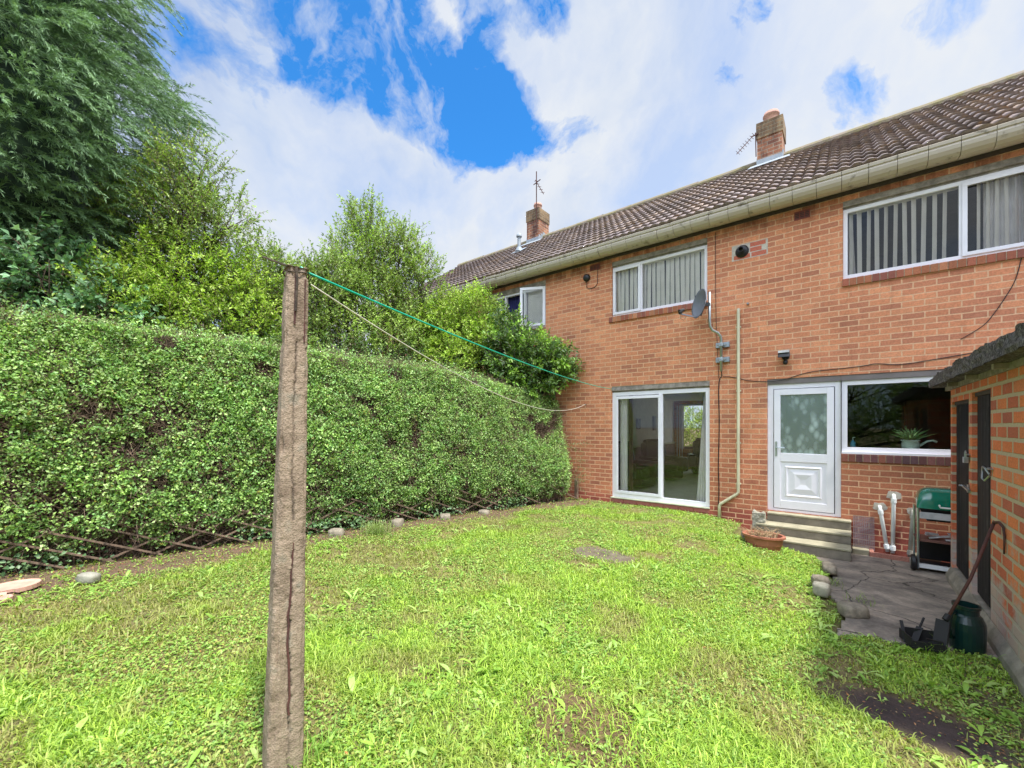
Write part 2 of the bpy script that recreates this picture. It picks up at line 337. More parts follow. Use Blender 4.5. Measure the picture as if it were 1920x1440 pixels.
# ---------------------------------------------------------------- mesh helpers
class MB:
    def __init__(s): s.v = []; s.f = []; s.c = []
    def add(s, vs, fs, col=None):
        n = len(s.v); s.v += [tuple(p) for p in vs]; s.f += [tuple(i+n for i in f) for f in fs]
        s.c += [col or (1,1,1)]*len(vs)
    def box(s, x0, y0, z0, x1, y1, z1, col=None):
        s.add([(x0,y0,z0),(x1,y0,z0),(x1,y1,z0),(x0,y1,z0),(x0,y0,z1),(x1,y0,z1),(x1,y1,z1),(x0,y1,z1)],
              [(0,3,2,1),(4,5,6,7),(0,1,5,4),(1,2,6,5),(2,3,7,6),(3,0,4,7)], col)
    def obox(s, c, ax, ay, az, col=None):      # oriented box: centre and three half-axis vectors
        c = np.array(c, float); ax, ay, az = map(lambda q: np.array(q, float), (ax, ay, az))
        vs = [c+i*ax+j*ay+k*az for k in (-1,1) for i, j in ((-1,-1),(1,-1),(1,1),(-1,1))]
        s.add(vs, [(0,3,2,1),(4,5,6,7),(0,1,5,4),(1,2,6,5),(2,3,7,6),(3,0,4,7)], col)
    def beam(s, a, b, wx, wz, col=None):
        a = np.array(a, float); b = np.array(b, float); d = b-a; L = np.linalg.norm(d); d /= L
        up = np.array([0,0,1.]) if abs(d[2]) < .95 else np.array([1.,0,0])
        sd = np.cross(d, up); sd /= np.linalg.norm(sd); u2 = np.cross(sd, d)
        s.obox((a+b)/2, d*L/2, sd*wx/2, u2*wz/2, col)
    def tube(s, pts, r, n=8, col=None, caps=True):
        pts = [np.array(p, float) for p in pts]; k = len(pts)
        rs = r if hasattr(r, '__len__') else [r]*k
        vs = []; prev = None
        for i, p in enumerate(pts):
            d = pts[min(i+1, k-1)]-pts[max(i-1, 0)]; d = d/(np.linalg.norm(d)+1e-9)
            if prev is None:
                up = np.array([0,0,1.]) if abs(d[2]) < .9 else np.array([1.,0,0]); a = np.cross(d, up)
            else: a = prev-d*np.dot(prev, d)
            a /= np.linalg.norm(a)+1e-9; prev = a; b = np.cross(d, a)
            for j in range(n):
                t = 2*pi*j/n; vs.append(p+rs[i]*(cos(t)*a+sin(t)*b))
        fs = [(i*n+j, i*n+(j+1) % n, (i+1)*n+(j+1) % n, (i+1)*n+j) for i in range(k-1) for j in range(n)]
        if caps: fs += [tuple(range(n-1, -1, -1)), tuple((k-1)*n+j for j in range(n))]
        s.add(vs, fs, col)
    def lathe(s, prof, c, n=24, axis='z', sx=1, sy=1, col=None):
        vs = []
        for r, h in prof:
            for j in range(n):
                t = 2*pi*j/n; a, b = r*cos(t)*sx, r*sin(t)*sy
                p = (a, b, h) if axis == 'z' else ((a, -h, b) if axis == 'y' else (h, a, b))
                vs.append((c[0]+p[0], c[1]+p[1], c[2]+p[2]))
        k = len(prof)
        fs = [(i*n+j, i*n+(j+1) % n, (i+1)*n+(j+1) % n, (i+1)*n+j) for i in range(k-1) for j in range(n)]
        s.add(vs, fs, col)
    def grid(s, P, col=None):                   # P: list of rows of points
        h, w_ = len(P), len(P[0]); n = len(s.v)
        s.add([p for r in P for p in r], [(i*w_+j, i*w_+j+1, (i+1)*w_+j+1, (i+1)*w_+j) for i in range(h-1) for j in range(w_-1)], col)
    def build(s, name, mat, parent=None, smooth=False, bevel=0, col=False):
        me = bpy.data.meshes.new(name); me.from_pydata(s.v, [], s.f); me.materials.append(MATS[mat])
        if smooth: me.shade_smooth()
        if col or any(c != (1,1,1) for c in s.c[:1]):
            ca = me.color_attributes.new('col', 'FLOAT_COLOR', 'POINT')
            ca.data.foreach_set('color', np.array([tuple(c)+(1,) for c in s.c], 'f').ravel())
        o = bpy.data.objects.new(name, me); C.objects.link(o)
        if parent:
            o.parent = parent; o.location = -mathutils.Vector(parent['base']) if 'base' in parent else (0,0,0)
        if bevel:
            md = o.modifiers.new('bevel', 'BEVEL'); md.width = bevel; md.segments = 2; md.limit_method = 'ANGLE'
        return o
def npmesh(name, V, F, mat, col=None, parent=None, smooth=False):
    V = np.asarray(V, 'f').reshape(-1, 3); F = np.asarray(F, 'i')
    k = F.shape[1]; me = bpy.data.meshes.new(name)
    me.vertices.add(len(V)); me.vertices.foreach_set('co', V.ravel())
    me.loops.add(F.size); me.loops.foreach_set('vertex_index', F.ravel())
    me.polygons.add(len(F)); me.polygons.foreach_set('loop_start', np.arange(len(F), dtype='i')*k); me.polygons.foreach_set('loop_total', np.full(len(F), k, 'i'))
    me.update(calc_edges=True)
    if smooth: me.shade_smooth()
    me.materials.append(MATS[mat])
    if col is not None:
        ca = me.color_attributes.new('col', 'FLOAT_COLOR', 'POINT'); c4 = np.ones((len(V), 4), 'f'); c4[:, :3] = col; ca.data.foreach_set('color', c4.ravel())
    o = bpy.data.objects.new(name, me); C.objects.link(o)
    if parent:
        o.parent = parent; o.location = -mathutils.Vector(parent['base']) if 'base' in parent else (0,0,0)
    return o
BASES = {}
def thing(name, label, cat, loc=(0,0,0), group=None):
    o = bpy.data.objects.new(name, None); C.objects.link(o); o.empty_display_size = .2
    o.location = loc; o['label'] = label; o['category'] = cat; o['base'] = list(loc)
    if group: o['group'] = group
    return o
def tag(o, label, cat, group=None, kind=None):
    o['label'] = label; o['category'] = cat
    if group: o['group'] = group
    if kind: o['kind'] = kind
    return o
def struct(o): o['kind'] = 'structure'; return o
def sub(o, parent):                             # make a built mesh a sub-part of another built mesh
    o.parent = parent; o.location = (0,0,0) if parent.parent else o.location
    return o

# smooth value noise on numpy arrays
class VN:
    def __init__(s, seed): s.g = np.random.default_rng(seed).random((64, 64, 64)).astype('f')
    def __call__(s, x, y, z=0.0, sc=1.0):
        x, y, z = np.broadcast_arrays(np.asarray(x)*sc+1000., np.asarray(y)*sc+1000., np.asarray(z)*sc+1000.)
        i, j, k = np.floor(x).astype(int), np.floor(y).astype(int), np.floor(z).astype(int)
        fx, fy, fz = x-i, y-j, z-k; fx, fy, fz = [q*q*(3-2*q) for q in (fx, fy, fz)]
        g = lambda a, b, c: s.g[(i+a) % 64, (j+b) % 64, (k+c) % 64]
        L = lambda a, b, t: a+(b-a)*t
        return L(L(L(g(0,0,0), g(1,0,0), fx), L(g(0,1,0), g(1,1,0), fx), fy), L(L(g(0,0,1), g(1,0,1), fx), L(g(0,1,1), g(1,1,1), fx), fy), fz)
vn = VN(3); vn2 = VN(8)
sstep = lambda a, b, x: (lambda t: t*t*(3-2*t))(np.clip((x-a)/(b-a), 0, 1))

# ---------------------------------------------------------------- ground, path
def inpath(x, y, g=0.0):                        # the concrete area by the back door
    x = np.asarray(x, float); y = np.asarray(y, float)
    left = np.where(y > 7.18, -1.35, -.17+.10*(6.3-y)*(y < 6.3)+.05*np.sin(y*5)); left = np.where((y <= 7.18) & (y > 6.9), -.22-(y-6.9)*.3, left)
    front = 4.75+.35*np.clip(x-.0, -.3, .7)+.05*np.sin(x*9)
    return (x > left+g) & (y > front+g) & (y < 8.35)
def H(x, y):
    x = np.asarray(x, float); y = np.asarray(y, float)
    h = -.25*sstep(-2.3, .1, x)*(.35+.65*sstep(.5, 4, y)) - .02*sstep(.1, .8, x)
    h = h-.012*sstep(3, 0, y)*sstep(0, -2, x)
    h = h+.03*(vn(x, y, 0, 1.1)-.5)
    return np.where(inpath(x, y, -.03), -.31, h)
HA = np.array([-6.93, 0.0]); HB = np.array([-4.53, 7.87])       # foot of the hedge face
hd = (HB-HA)/np.linalg.norm(HB-HA); hn = np.array([hd[1], -hd[0]])
def hedge_dist(x, y): return (x-HA[0])*hn[0]+(y-HA[1])*hn[1]
def bare(x, y):
    e = lambda cx, cy, rx, ry, a=0: np.exp(-((((x-cx)*cos(a)+(y-cy)*sin(a))/rx)**2+((-(x-cx)*sin(a)+(y-cy)*cos(a))/ry)**2)**1.5)
    q = .2*(vn2(x, y, 0, 6)-.5)
    b = np.clip(e(-2.35, 4.75, .42, .26)*1.5+q, 0, 1)
    s_ = np.clip(e(.36, 3.62, .36, .22, -.1)*1.4+q*1.5, 0, 1)
    d = hedge_dist(x, y)+.25*(vn(x, y, 2, 2.3)-.5)
    hs = 1-sstep(.25, .75, d-.35*sstep(3, .5, y))
    gr = sstep(.55, .75, x+.1*(vn(x, y, 5, 3)-.5))*(y < 4.9)*(y > 2)
    br = np.clip(np.maximum(e(-1.14, 2.05, .40, .34)*1.35, e(-2.1, 1.75, .16, .12)*.9)+q*1.8, 0, 1)
    wl = sstep(7.6, 7.95, y)*.5
    return b, s_, hs, gr, br, wl
xs = np.concatenate([[-300,-120,-60,-30,-18,-12], np.arange(-9, 2.6, .07), [3.5,6,12,30,60,120,300]])
ys = np.concatenate([[-300,-120,-50,-20,-8,-4,-2], np.arange(-1, 8.6, .07), [10,13,16,20,30,60,120,300]])
gx, gy = np.meshgrid(xs, ys); gz = H(gx, gy)
gz = gz+np.where((gx > -9) & (gx < 2.5) & (gy > -1) & (gy < 8.5), .014*(vn2(gx, gy, 0, 9)-.5), 0)
b_, s_, hs_, gr_, br_, wl_ = bare(gx, gy)
mo = vn(gx, gy, 7, 1.6)[..., None]
gc = np.array([.17,.19,.05])*(1-mo)+np.array([.22,.155,.07])*mo
def lerpc(c, t, col): return c*(1-t[..., None])+np.array(col)*t[..., None]
gc = lerpc(gc, b_, (.17,.14,.10)); gc = lerpc(gc, np.clip(s_*1.6, 0, 1), (.055,.035,.032)); gc = lerpc(gc, hs_, (.15,.095,.06)); gc = lerpc(gc, gr_*.6, (.10,.085,.065)); gc = lerpc(gc, np.clip(br_, 0, 1), (.16,.105,.05))
w_ = len(xs); idx = np.arange(len(ys)*w_).reshape(len(ys), w_)
F = np.stack([idx[:-1,:-1], idx[:-1,1:], idx[1:,1:], idx[1:,:-1]], -1).reshape(-1, 4)
struct(npmesh('ground', np.stack([gx, gy, gz], -1), F, 'ground', gc.reshape(-1, 3), smooth=True))
px_, py_ = np.arange(-1.5, 1.6, .03), np.arange(4.4, 8.36, .03)
qx, qy = np.meshgrid(px_, py_); m_ = inpath(qx, qy); w_ = len(px_)
qz = -.262+.012*(vn(qx, qy, 1, 2.1)-.5)+.004*(vn2(qx, qy, 1, 14)-.5)
idx = np.arange(qx.size).reshape(qx.shape)
keep = m_[:-1,:-1] & m_[1:,1:] & m_[:-1,1:] & m_[1:,:-1]
F = np.stack([idx[:-1,:-1], idx[:-1,1:], idx[1:,1:], idx[1:,:-1]], -1)[keep]
po = struct(npmesh('path', np.stack([qx, qy, qz], -1), F, 'path', smooth=True))
md = po.modifiers.new('thick', 'SOLIDIFY'); md.thickness = .05; md.offset = -1

# ---------------------------------------------------------------- houses
YW = 8.10; YB = 15.3; ZT = 5.22
def wall_holes(mb, x0, x1, z0, z1, y, holes, th=.28, out=-1):
    X = sorted({x0, x1, *[h[0] for h in holes], *[h[1] for h in holes]}); Z = sorted({z0, z1, *[h[2] for h in holes], *[h[3] for h in holes]})
    ins = lambda a, b: any(h[0] <= a <= h[1] and h[2] <= b <= h[3] for h in holes)
    yb = y-out*th
    for i in range(len(X)-1):
        for j in range(len(Z)-1):
            if ins((X[i]+X[i+1])/2, (Z[j]+Z[j+1])/2): continue
            for yy, fl in ((y, out < 0), (yb, out > 0)):
                vs = [(X[i],yy,Z[j]),(X[i+1],yy,Z[j]),(X[i+1],yy,Z[j+1]),(X[i],yy,Z[j+1])]
                mb.add(vs, [(0,1,2,3) if fl else (3,2,1,0)])
    for (a, b, c, d) in holes:
        mb.add([(a,y,c),(a,yb,c),(a,yb,d),(a,y,d)], [(0,1,2,3)]); mb.add([(b,y,c),(b,yb,c),(b,yb,d),(b,y,d)], [(3,2,1,0)])
        mb.add([(a,y,c),(b,y,c),(b,yb,c),(a,yb,c)], [(0,1,2,3)]); mb.add([(a,y,d),(b,y,d),(b,yb,d),(a,yb,d)], [(3,2,1,0)])
EAV_Y, EAV_Z, RID_Y, RID_Z = 7.83, 5.345, 11.7, 7.93
PER, CRS = .155, .365
def roof(parent, x0, x1):
    nx = int(round((x1-x0)/PER))*8; L = math.hypot(RID_Y-EAV_Y, RID_Z-EAV_Z); nc = int(L/CRS)+1
    dy, dz = (RID_Y-EAV_Y)/L, (RID_Z-EAV_Z)/L
    xs = np.linspace(x0, x1, nx+1); ph = (xs/PER) % 1.0
    wave = .024*np.maximum(0, np.sin(ph*2*pi))**.8 - .008*np.maximum(0, -np.sin(ph*2*pi))
    V = []; Cc = []; Fs = []; base = 0
    cols = np.array([(.30,.24,.225), (.35,.285,.27), (.26,.21,.20), (.40,.31,.265), (.33,.265,.255)])
    for side in (0, 1):
        for c in range(nc):
            s0, s1 = c*CRS-.03, min((c+1)*CRS+.01, L)
            rows = [(s0+.05, -.012), (s0, .046), (s1, .004)]
            tile = np.floor(xs/PER+1e-4).astype(int); rr = np.random.default_rng(c+side*50)
            jit = rr.random(400); ci = rr.integers(0, 5, 400)
            ph2 = ((xs-XS)/PER) % 1.0; wave = .014*np.sin(ph2*2*pi)+.004*np.sin(ph2*4*pi+1); tile = np.floor((xs-XS)/PER/2+.5*(c % 2)+1e-4).astype(int)
            for s_, h in rows:
                hh = wave*(.4 if h < 0 else 1)+h+(jit[tile % 400]-.5)*.004
                yy = EAV_Y+dy*s_-dz*hh; zz = EAV_Z+dz*s_+dy*hh
                if side: yy = 2*RID_Y-yy
                V.append(np.stack([xs, yy, zz], -1)); cc = cols[ci[tile % 400]]*(.85+.3*jit[(tile*7) % 400])[:, None]
                Cc.append(cc)
            n = nx+1; a = base+np.arange(nx)
            for r in (0, 1):
                q = np.stack([a+r*n, a+r*n+1, a+(r+1)*n+1, a+(r+1)*n], -1); Fs.append(q if not side else q[:, ::-1])
            base += 3*n
    return npmesh('roof', np.concatenate(V), np.concatenate(Fs), 'roof_tile', np.concatenate(Cc), parent)
def soldier(name, parent, x0, x1, z0, z1, y0, palette, wbr=.075):
    mb = MB(); x = x0; n = max(1, round((x1-x0)/(wbr+.010))); st = (x1-x0)/n
    mb.box(x0+.002, y0+.006, z0+.004, x1-.002, YW+.05, z1-.004, (.40,.30,.20))
    for i in range(n):
        c = random.choice(palette); k = .8+.4*random.random()
        mb.box(x0+i*st+.004, y0+random.uniform(-.003, .003), z0+random.uniform(0, .004), x0+(i+1)*st-.005, YW+.05, z1-random.uniform(0, .004), tuple(q*k for q in c))
    return mb.build(name, 'soldier_brick', parent, bevel=.004)
RED = [(.45,.16,.08), (.50,.20,.10), (.38,.12,.07), (.30,.10,.07)]
PLUM = [(.15,.06,.06), (.20,.08,.075), (.26,.09,.06), (.12,.06,.07)]
def frame_bars(mb, x0, x1, z0, z1, y0, y1, w=.06, wb=None, muls=(), trans=()):
    wb = wb or w
    mb.box(x0, y0, z0, x1, y1, z0+wb); mb.box(x0, y0, z1-w, x1, y1, z1)
    mb.box(x0, y0, z0+wb, x0+w, y1, z1-w); mb.box(x1-w, y0, z0+wb, x1, y1, z1-w)
    for m_ in muls: mb.box(m_-w/2, y0, z0+wb, m_+w/2, y1, z1-w)
def pane(parent, x0, x1, z0, z1, y, mat='glass', name='pane'):
    mb = MB(); mb.box(x0, y, z0, x1, y+.006, z1); return mb.build(name, mat, parent)
def vblind(parent, x0, x1, z0, z1, y, ang, pitch=.10, wd=.088, skip=()):
    mb = MB(); n = int((x1-x0)/pitch)
    mb.box(x0, y-.02, z1-.035, x1, y+.03, z1)
    for i in range(n):
        if i in skip: continue
        a = radians(ang+random.uniform(-5, 5)); cx = x0+(i+.5)*pitch+random.uniform(-.006, .006)
        mb.obox((cx, y, (z0+z1)/2), (cos(a)*wd/2, sin(a)*wd/2, 0), (-sin(a)*.001, cos(a)*.001, 0), (random.uniform(-.006, .006), 0, (z1-z0)/2-.02))
    return mb.build('blind', 'blind', parent)
def room(parent, x0, x1, y0, y1, z0, z1, mat, open_back=None):
    mb = MB()
    if open_back: wall_holes(mb, x0, x1, z0, z1, y1, [open_back], th=.12, out=-1)
    else: mb.add([(x0,y1,z0),(x1,y1,z0),(x1,y1,z1),(x0,y1,z1)], [(0,1,2,3)])
    mb.add([(x0,y0,z0),(x0,y1,z0),(x0,y1,z1),(x0,y0,z1)], [(0,1,2,3)]); mb.add([(x1,y0,z0),(x1,y1,z0),(x1,y1,z1),(x1,y0,z1)], [(3,2,1,0)])
    mb.add([(x0,y0,z1),(x1,y0,z1),(x1,y1,z1),(x0,y1,z1)], [(3,2,1,0)])
    return mb.build('interior_wall', mat, parent)
def chimney(parent, x0, x1, y0, y1, zt, capz, pot, roof_z):
    mb = MB(); mb.box(x0, y0, 6.8, x1, y1, zt-.40)
    st = mb.build('chimney', 'chimney_brick', parent)
    mb = MB(); mb.box(x0-.02, y0-.02, zt-.40, x1+.02, y1+.02, zt-.03); sub(mb.build('band', 'mossy_brick'), st)
    bm_ = MB(); bm_.add([(x0-.02,y0-.02,zt-.03),(x1+.02,y0-.02,zt-.03),(x1+.02,y1+.02,zt-.03),(x0-.02,y1+.02,zt-.03),(x0+.10,y0+.12,zt+.06),(x1-.10,y0+.12,zt+.06),(x1-.10,y1-.12,zt+.06),(x0+.10,y1-.12,zt+.06)],
        [(0,1,5,4),(1,2,6,5),(2,3,7,6),(3,0,4,7),(4,5,6,7)]); sub(bm_.build('mortar_cap', 'mortar_cap'), st)
    pr, ph = pot; cx, cy = (x0+x1)/2, (y0+y1)/2
    p = MB(); p.lathe([(pr,0),(pr*.95,ph*.6),(pr*1.12,ph*.68),(pr*1.12,ph*.8),(pr*.98,ph*.85),(pr*.98,ph),(pr*.8,ph),(pr*.75,.05)], (cx, cy, zt+.03), 20); sub(p.build('chimney_pot', 'clay', smooth=True), st)
    # lead flashing: an apron below the stack and steps along its sides
    fl = MB(); L = math.hypot(RID_Y-EAV_Y, RID_Z-EAV_Z); dy, dz = (RID_Y-EAV_Y)/L, (RID_Z-EAV_Z)/L
    zr = lambda y: EAV_Z+(y-EAV_Y)*dz/dy if y < RID_Y else EAV_Z+(2*RID_Y-y-EAV_Y)*dz/dy
    fl.box(x0-.012, y0-.014, zr(y0)-.1, x1+.012, y0-.002, zr(y0)+.17)
    fl.add([(x0-.14,y0-.01,zr(y0-.01)+.075),(x1+.14,y0-.01,zr(y0-.01)+.075),(x1+.18,y0-.2,zr(y0-.2)+.062),(x0-.18,y0-.2,zr(y0-.2)+.062)], [(3,2,1,0)])
    for k in range(3):
        ya = y0+k*(RID_Y-y0)/3; yb = y0+(k+1)*(RID_Y-y0)/3
        fl.box(x1+.002, ya, zr(ya)-.1, x1+.012, yb, zr(yb)+.16); fl.box(x0-.012, ya, zr(ya)-.1, x0-.002, yb, zr(yb)+.16)
    sub(fl.build('flashing', 'lead'), st)
    return st
def gutter(parent, x0, x1, seg=.305):
    mb = MB(); prof = [(8.095,5.145),(7.93,5.10),(7.86,5.105),(7.815,5.135),(7.785,5.18),(7.775,5.225),(7.787,5.255),(7.77,5.265),(7.765,5.305),(7.78,5.315),(7.81,5.31),(7.85,5.24),(7.95,5.20),(8.10,5.24)]
    n = max(1, round((x1-x0)/seg)); st = (x1-x0)/n
    for i in range(n):
        a = x0+i*st+.003; b = x0+(i+1)*st-.003; dz_ = random.uniform(-.004, .004); dy_ = random.uniform(-.004, .004)
        for (xa, xb) in ((a, b),):
            vs = [(xa, y+dy_, z+dz_) for y, z in prof]+[(xb, y+dy_, z+dz_) for y, z in prof]; k = len(prof)
            fs = [(j, j+k, j+1+k, j+1) for j in range(k-1)]+[tuple(range(k)), tuple(range(2*k-1, k-1, -1))]
            mb.add(vs, fs)
    # thin dark joint core
    g = mb.build('gutter', 'gutter', parent)
    jm = MB(); jm.box(x0, 7.83, 5.16, x1, 8.09, 5.195); sub(jm.build('joint', 'dark_board'), g)
    return g
def ridge(parent, x0, x1):
    mb = MB(); n = round((x1-x0)/.45); st = (x1-x0)/n
    for i in range(n):
        a = x0+i*st; b = a+st+.01; rr = .125; dz_ = random.uniform(-.006, .006)
        pts = [(rr*1.15*cos(t), rr*sin(t)) for t in np.linspace(-.25, pi+.25, 9)]
        vs = [(a, RID_Y+p, RID_Z-.03+q+dz_) for p, q in pts]+[(b, RID_Y+p*1.03, RID_Z-.03+q*1.03+dz_) for p, q in pts]; k = 9
        mb.add(vs, [(j, j+1, j+1+k, j+k) for j in range(k-1)])
    mb2 = MB(); mb2.box(x0, RID_Y-.13, RID_Z-.16, x1, RID_Y+.13, RID_Z+.0); mb2.build('ridge_mortar', 'mortar_cap', parent)
    return mb.build('ridge_tile', 'ridge', parent)

def house(name, label, x0, x1, holes, fholes=()):
    h = thing(name, label, 'house', ((x0+x1)/2, 8.1, 0))
    mb = MB(); wall_holes(mb, x0, x1, -.4, ZT, YW, holes)
    wall_holes(mb, x0, x1, -.4, ZT, YB, list(fholes), out=1)
    for x, s_ in ((x0, 1), (x1, -1)):
        mb.add([(x,YW+.0,-.4),(x,YB,-.4),(x,YB,ZT),(x,RID_Y,RID_Z-.05),(x,YW,ZT)], [(0,4,3,2,1) if s_ > 0 else (0,1,2,3,4)])
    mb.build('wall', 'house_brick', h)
    roof(h, x0, x1); gutter(h, x0, x1); ridge(h, x0, x1)
    mb = MB(); mb.box(x0, 8.072, 5.085, x1, 8.098, 5.14); mb.build('eaves_band', 'dark_board', h)  # dark band along the top of the wall, just under the gutter
    return h
XS = -4.872  # seam between the two houses, a whole number of tiles
XL = XS-PER*46; XR = XS+PER*74
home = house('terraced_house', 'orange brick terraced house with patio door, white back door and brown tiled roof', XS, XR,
    [(-3.81,-1.91,.10,2.41), (-3.80,-1.95,3.86,5.0), (-.03,1.83,3.82,5.0), (-1.02,-.05,.19,2.37), (-.05,1.9,1.19,2.37)], [(-4.55,-1.5,.8,2.35)])
nb = house('terraced_house', 'adjoining brick house at the far end of the roof, mostly hidden behind the shrubs', XL, XS, [(-7.3,-5.46,3.9,5.0)])

# lintels
for (a, b, c, d) in ((-3.81,-1.91,2.29,2.41), (-3.80,-1.95,4.885,5.0), (-.03,1.83,4.885,5.0)):
    mb = MB(); mb.box(a+.001, YW+.006, c+.03, b-.001, YW+.26, d-.001); mb.box(a+.001, YW+.04, c, b-.001, YW+.25, c+.029); mb.build('lintel', 'lintel', home)
mb = MB(); mb.box(-1.019, YW+.012, 2.285, 1.899, YW+.26, 2.369); mb.build('lintel', 'lintel_paint', home)
mb = MB(); mb.box(-7.299, YW+.012, 4.885, -5.461, YW+.26, 4.999); mb.build('lintel', 'lintel', nb)

FY = YW+.035      # outer face of the frames
def window(parent, x0, x1, z0, z1, muls, blind_args=None, sashes=(), gm='glass', w=.055):
    mb = MB(); frame_bars(mb, x0+.002, x1-.002, z0+.002, z1-.002, FY, FY+.07, w, w*1.15, muls)
    for a, b in sashes: frame_bars(mb, a, b, z0+w*.75, z1-w*.75, FY-.018, FY-.001, .05)
    f = mb.build('window', 'upvc', parent, bevel=.003)
    ed = [x0]+list(muls)+[x1]
    for i in range(len(ed)-1):
        p = pane(None, ed[i]+.03, ed[i+1]-.03, z0+.03, z1-.03, FY+.035, gm); sub(p, f)
    return f
# upper middle window
f = window(home, -3.80, -1.95, 3.86, 4.885, (-3.20,), sashes=((-3.79,-3.20),))
sub(vblind(None, -3.76, -1.98, 3.89, 4.87, FY+.11, -22, .092, .094), f)
soldier('sill', home, -3.86, -1.95, 3.745, 3.858, YW-.035, RED)
# upper right window
f = window(home, -.03, 1.83, 3.82, 4.885, (1.22,), sashes=((1.22,1.82),))
sub(vblind(None, .02, 1.20, 3.86, 4.87, FY+.11, 54, .1, .085), f)
sub(vblind(None, 1.26, 1.80, 3.86, 4.87, FY+.11, 55, .085, .08, skip=(0,)), f)
mb = MB(); mb.grid([[(1.45+.012*i+.0, FY+.22+.02*sin(i*1.6), z) for i in range(34)] for z in (3.84, 4.88)]); sub(mb.build('curtain', 'curtain'), f)
mb = MB(); mb.grid([[(-.0+.012*i*(1.0 if z > 4 else 1.5), FY+.20+.02*sin(i*1.6), z) for i in range(8)] for z in (3.84, 4.88)]); sub(mb.build('curtain', 'curtain'), f)
soldier('sill', home, -.04, 1.86, 3.705, 3.818, YW-.035, RED)
# patio door
mb = MB(); frame_bars(mb, -3.808, -1.912, .125, 2.288, FY, FY+.09, .075, .08, (-2.80,))
frame_bars(mb, -3.73, -2.79, .21, 2.20, FY-.02, FY-.001, .055)
pd = mb.build('patio_door', 'upvc', home, bevel=.004)
mb = MB(); mb.box(-3.82, YW-.03, .103, -1.905, FY+.09, .123); sub(mb.build('threshold', 'upvc_cream'), pd)
for a, b in ((-3.74,-2.83), (-2.77,-1.98)): sub(pane(None, a, b, .2, 2.22, FY+.04), pd)
mb = MB(); mb.grid([[(-3.70+.012*i, FY+.16+.02*sin(i*1.5), z) for i in range(14)] for z in (.14, 2.27)]); sub(mb.build('curtain', 'curtain'), pd)
mb = MB(); mb.grid([[(-3.53+.012*i, FY+.19+.02*sin(i*1.5), z) for i in range(9)] for z in (.14, 2.27)]); sub(mb.build('curtain', 'curtain_brown'), pd)
mb = MB(); mb.grid([[(-2.00-.010*i*(.25+.9*(2.27-z)/2.1)-.01, FY+.16+.02*sin(i*1.5), z) for i in range(16)] for z in np.linspace(.16, 2.27, 6)]); sub(mb.build('curtain', 'curtain'), pd)
mb = MB()
n = 7; st = (3.81-1.91)/n
for i in range(n): mb.box(-3.81+i*st+.005, YW-.012, .02, -3.81+(i+1)*st-.005, YW+.04, .098, (.36+.05*random.random(),.13,.11))
mb.build('sill', 'soldier_brick', home, bevel=.004)
# back door with its frame
mb = MB(); X0, X1 = -1.0, -.055
mb.box(-1.018, FY, .195, -.935, FY+.07, 2.284); mb.box(-.125, FY, .195, -.052, FY+.07, 2.284)
mb.box(-.935, FY, 2.205, -.125, FY+.07, 2.284); mb.box(-.935, FY-.01, .195, -.125, FY+.07, .235)
df = mb.build('door_frame', 'upvc', home, bevel=.003)
mb = MB(); a, b, c, d = -.925, -.135, .245, 2.195
y0, y1 = FY-.015, FY+.045
mb.box(a, y0, c, -.835, y1, d); mb.box(-.225, y0, c, b, y1, d)
mb.box(-.835, y0, 2.10, -.225, y1, d); mb.box(-.835, y0, c, -.225, y1, .375); mb.box(-.835, y0, 1.01, -.225, y1, 1.15)
dr = mb.build('door', 'upvc', home, bevel=.004)
mb = MB(); mb.box(-.835, y0+.012, .375, -.225, y1-.01, 1.01)
for k, (g, hgt) in enumerate(((.07, .014), (.10, .004), (.16, .012), (.20, .0))):
    pass
def ring(mb, x0, x1, z0, z1, w, ya, yb):      # bevelled raised moulding
    o_ = [(x0,z0),(x1,z0),(x1,z1),(x0,z1)]; i_ = [(x0+w,z0+w),(x1-w,z0+w),(x1-w,z1-w),(x0+w,z1-w)]
    m_ = [(x0+w*.5,z0+w*.5),(x1-w*.5,z0+w*.5),(x1-w*.5,z1-w*.5),(x0+w*.5,z1-w*.5)]
    vs = [(x, ya, z) for x, z in o_]+[(x, yb, z) for x, z in m_]+[(x, ya, z) for x, z in i_]
    fs = [(i, (i+1) % 4, 4+(i+1) % 4, 4+i) for i in range(4)]+[(4+i, 4+(i+1) % 4, 8+(i+1) % 4, 8+i) for i in range(4)]
    mb.add(vs, fs)
yy = y0+.012
ring(mb, -.775, -.285, .44, .945, .045, yy, yy-.014); ring(mb, -.715, -.345, .50, .885, .15, yy, yy-.012)
sub(mb.build('panel', 'upvc'), dr)
sub(pane(None, -.835, -.225, 1.15, 2.10, FY+.01, 'frosted_glass'), dr)
mb = MB(); mb.box(-.905, y0-.012, 1.10, -.878, y0, 1.34); mb.tube([(-.89,y0-.005,1.24),(-.89,y0-.05,1.24),(-.85,y0-.055,1.24),(-.77,y0-.055,1.235)], .010); sub(mb.build('handle', 'steel'), dr)
# kitchen window
f = window(home, -.048, 1.9, 1.19, 2.285, (), gm='glass_kitchen', w=.07)
mb = MB(); mb.box(-.045, YW-.02, 1.175, 1.895, FY, 1.205); sub(mb.build('sill', 'upvc'), f)
soldier('brick_sill', home, -.05, 1.9, 1.055, 1.172, YW-.03, PLUM)
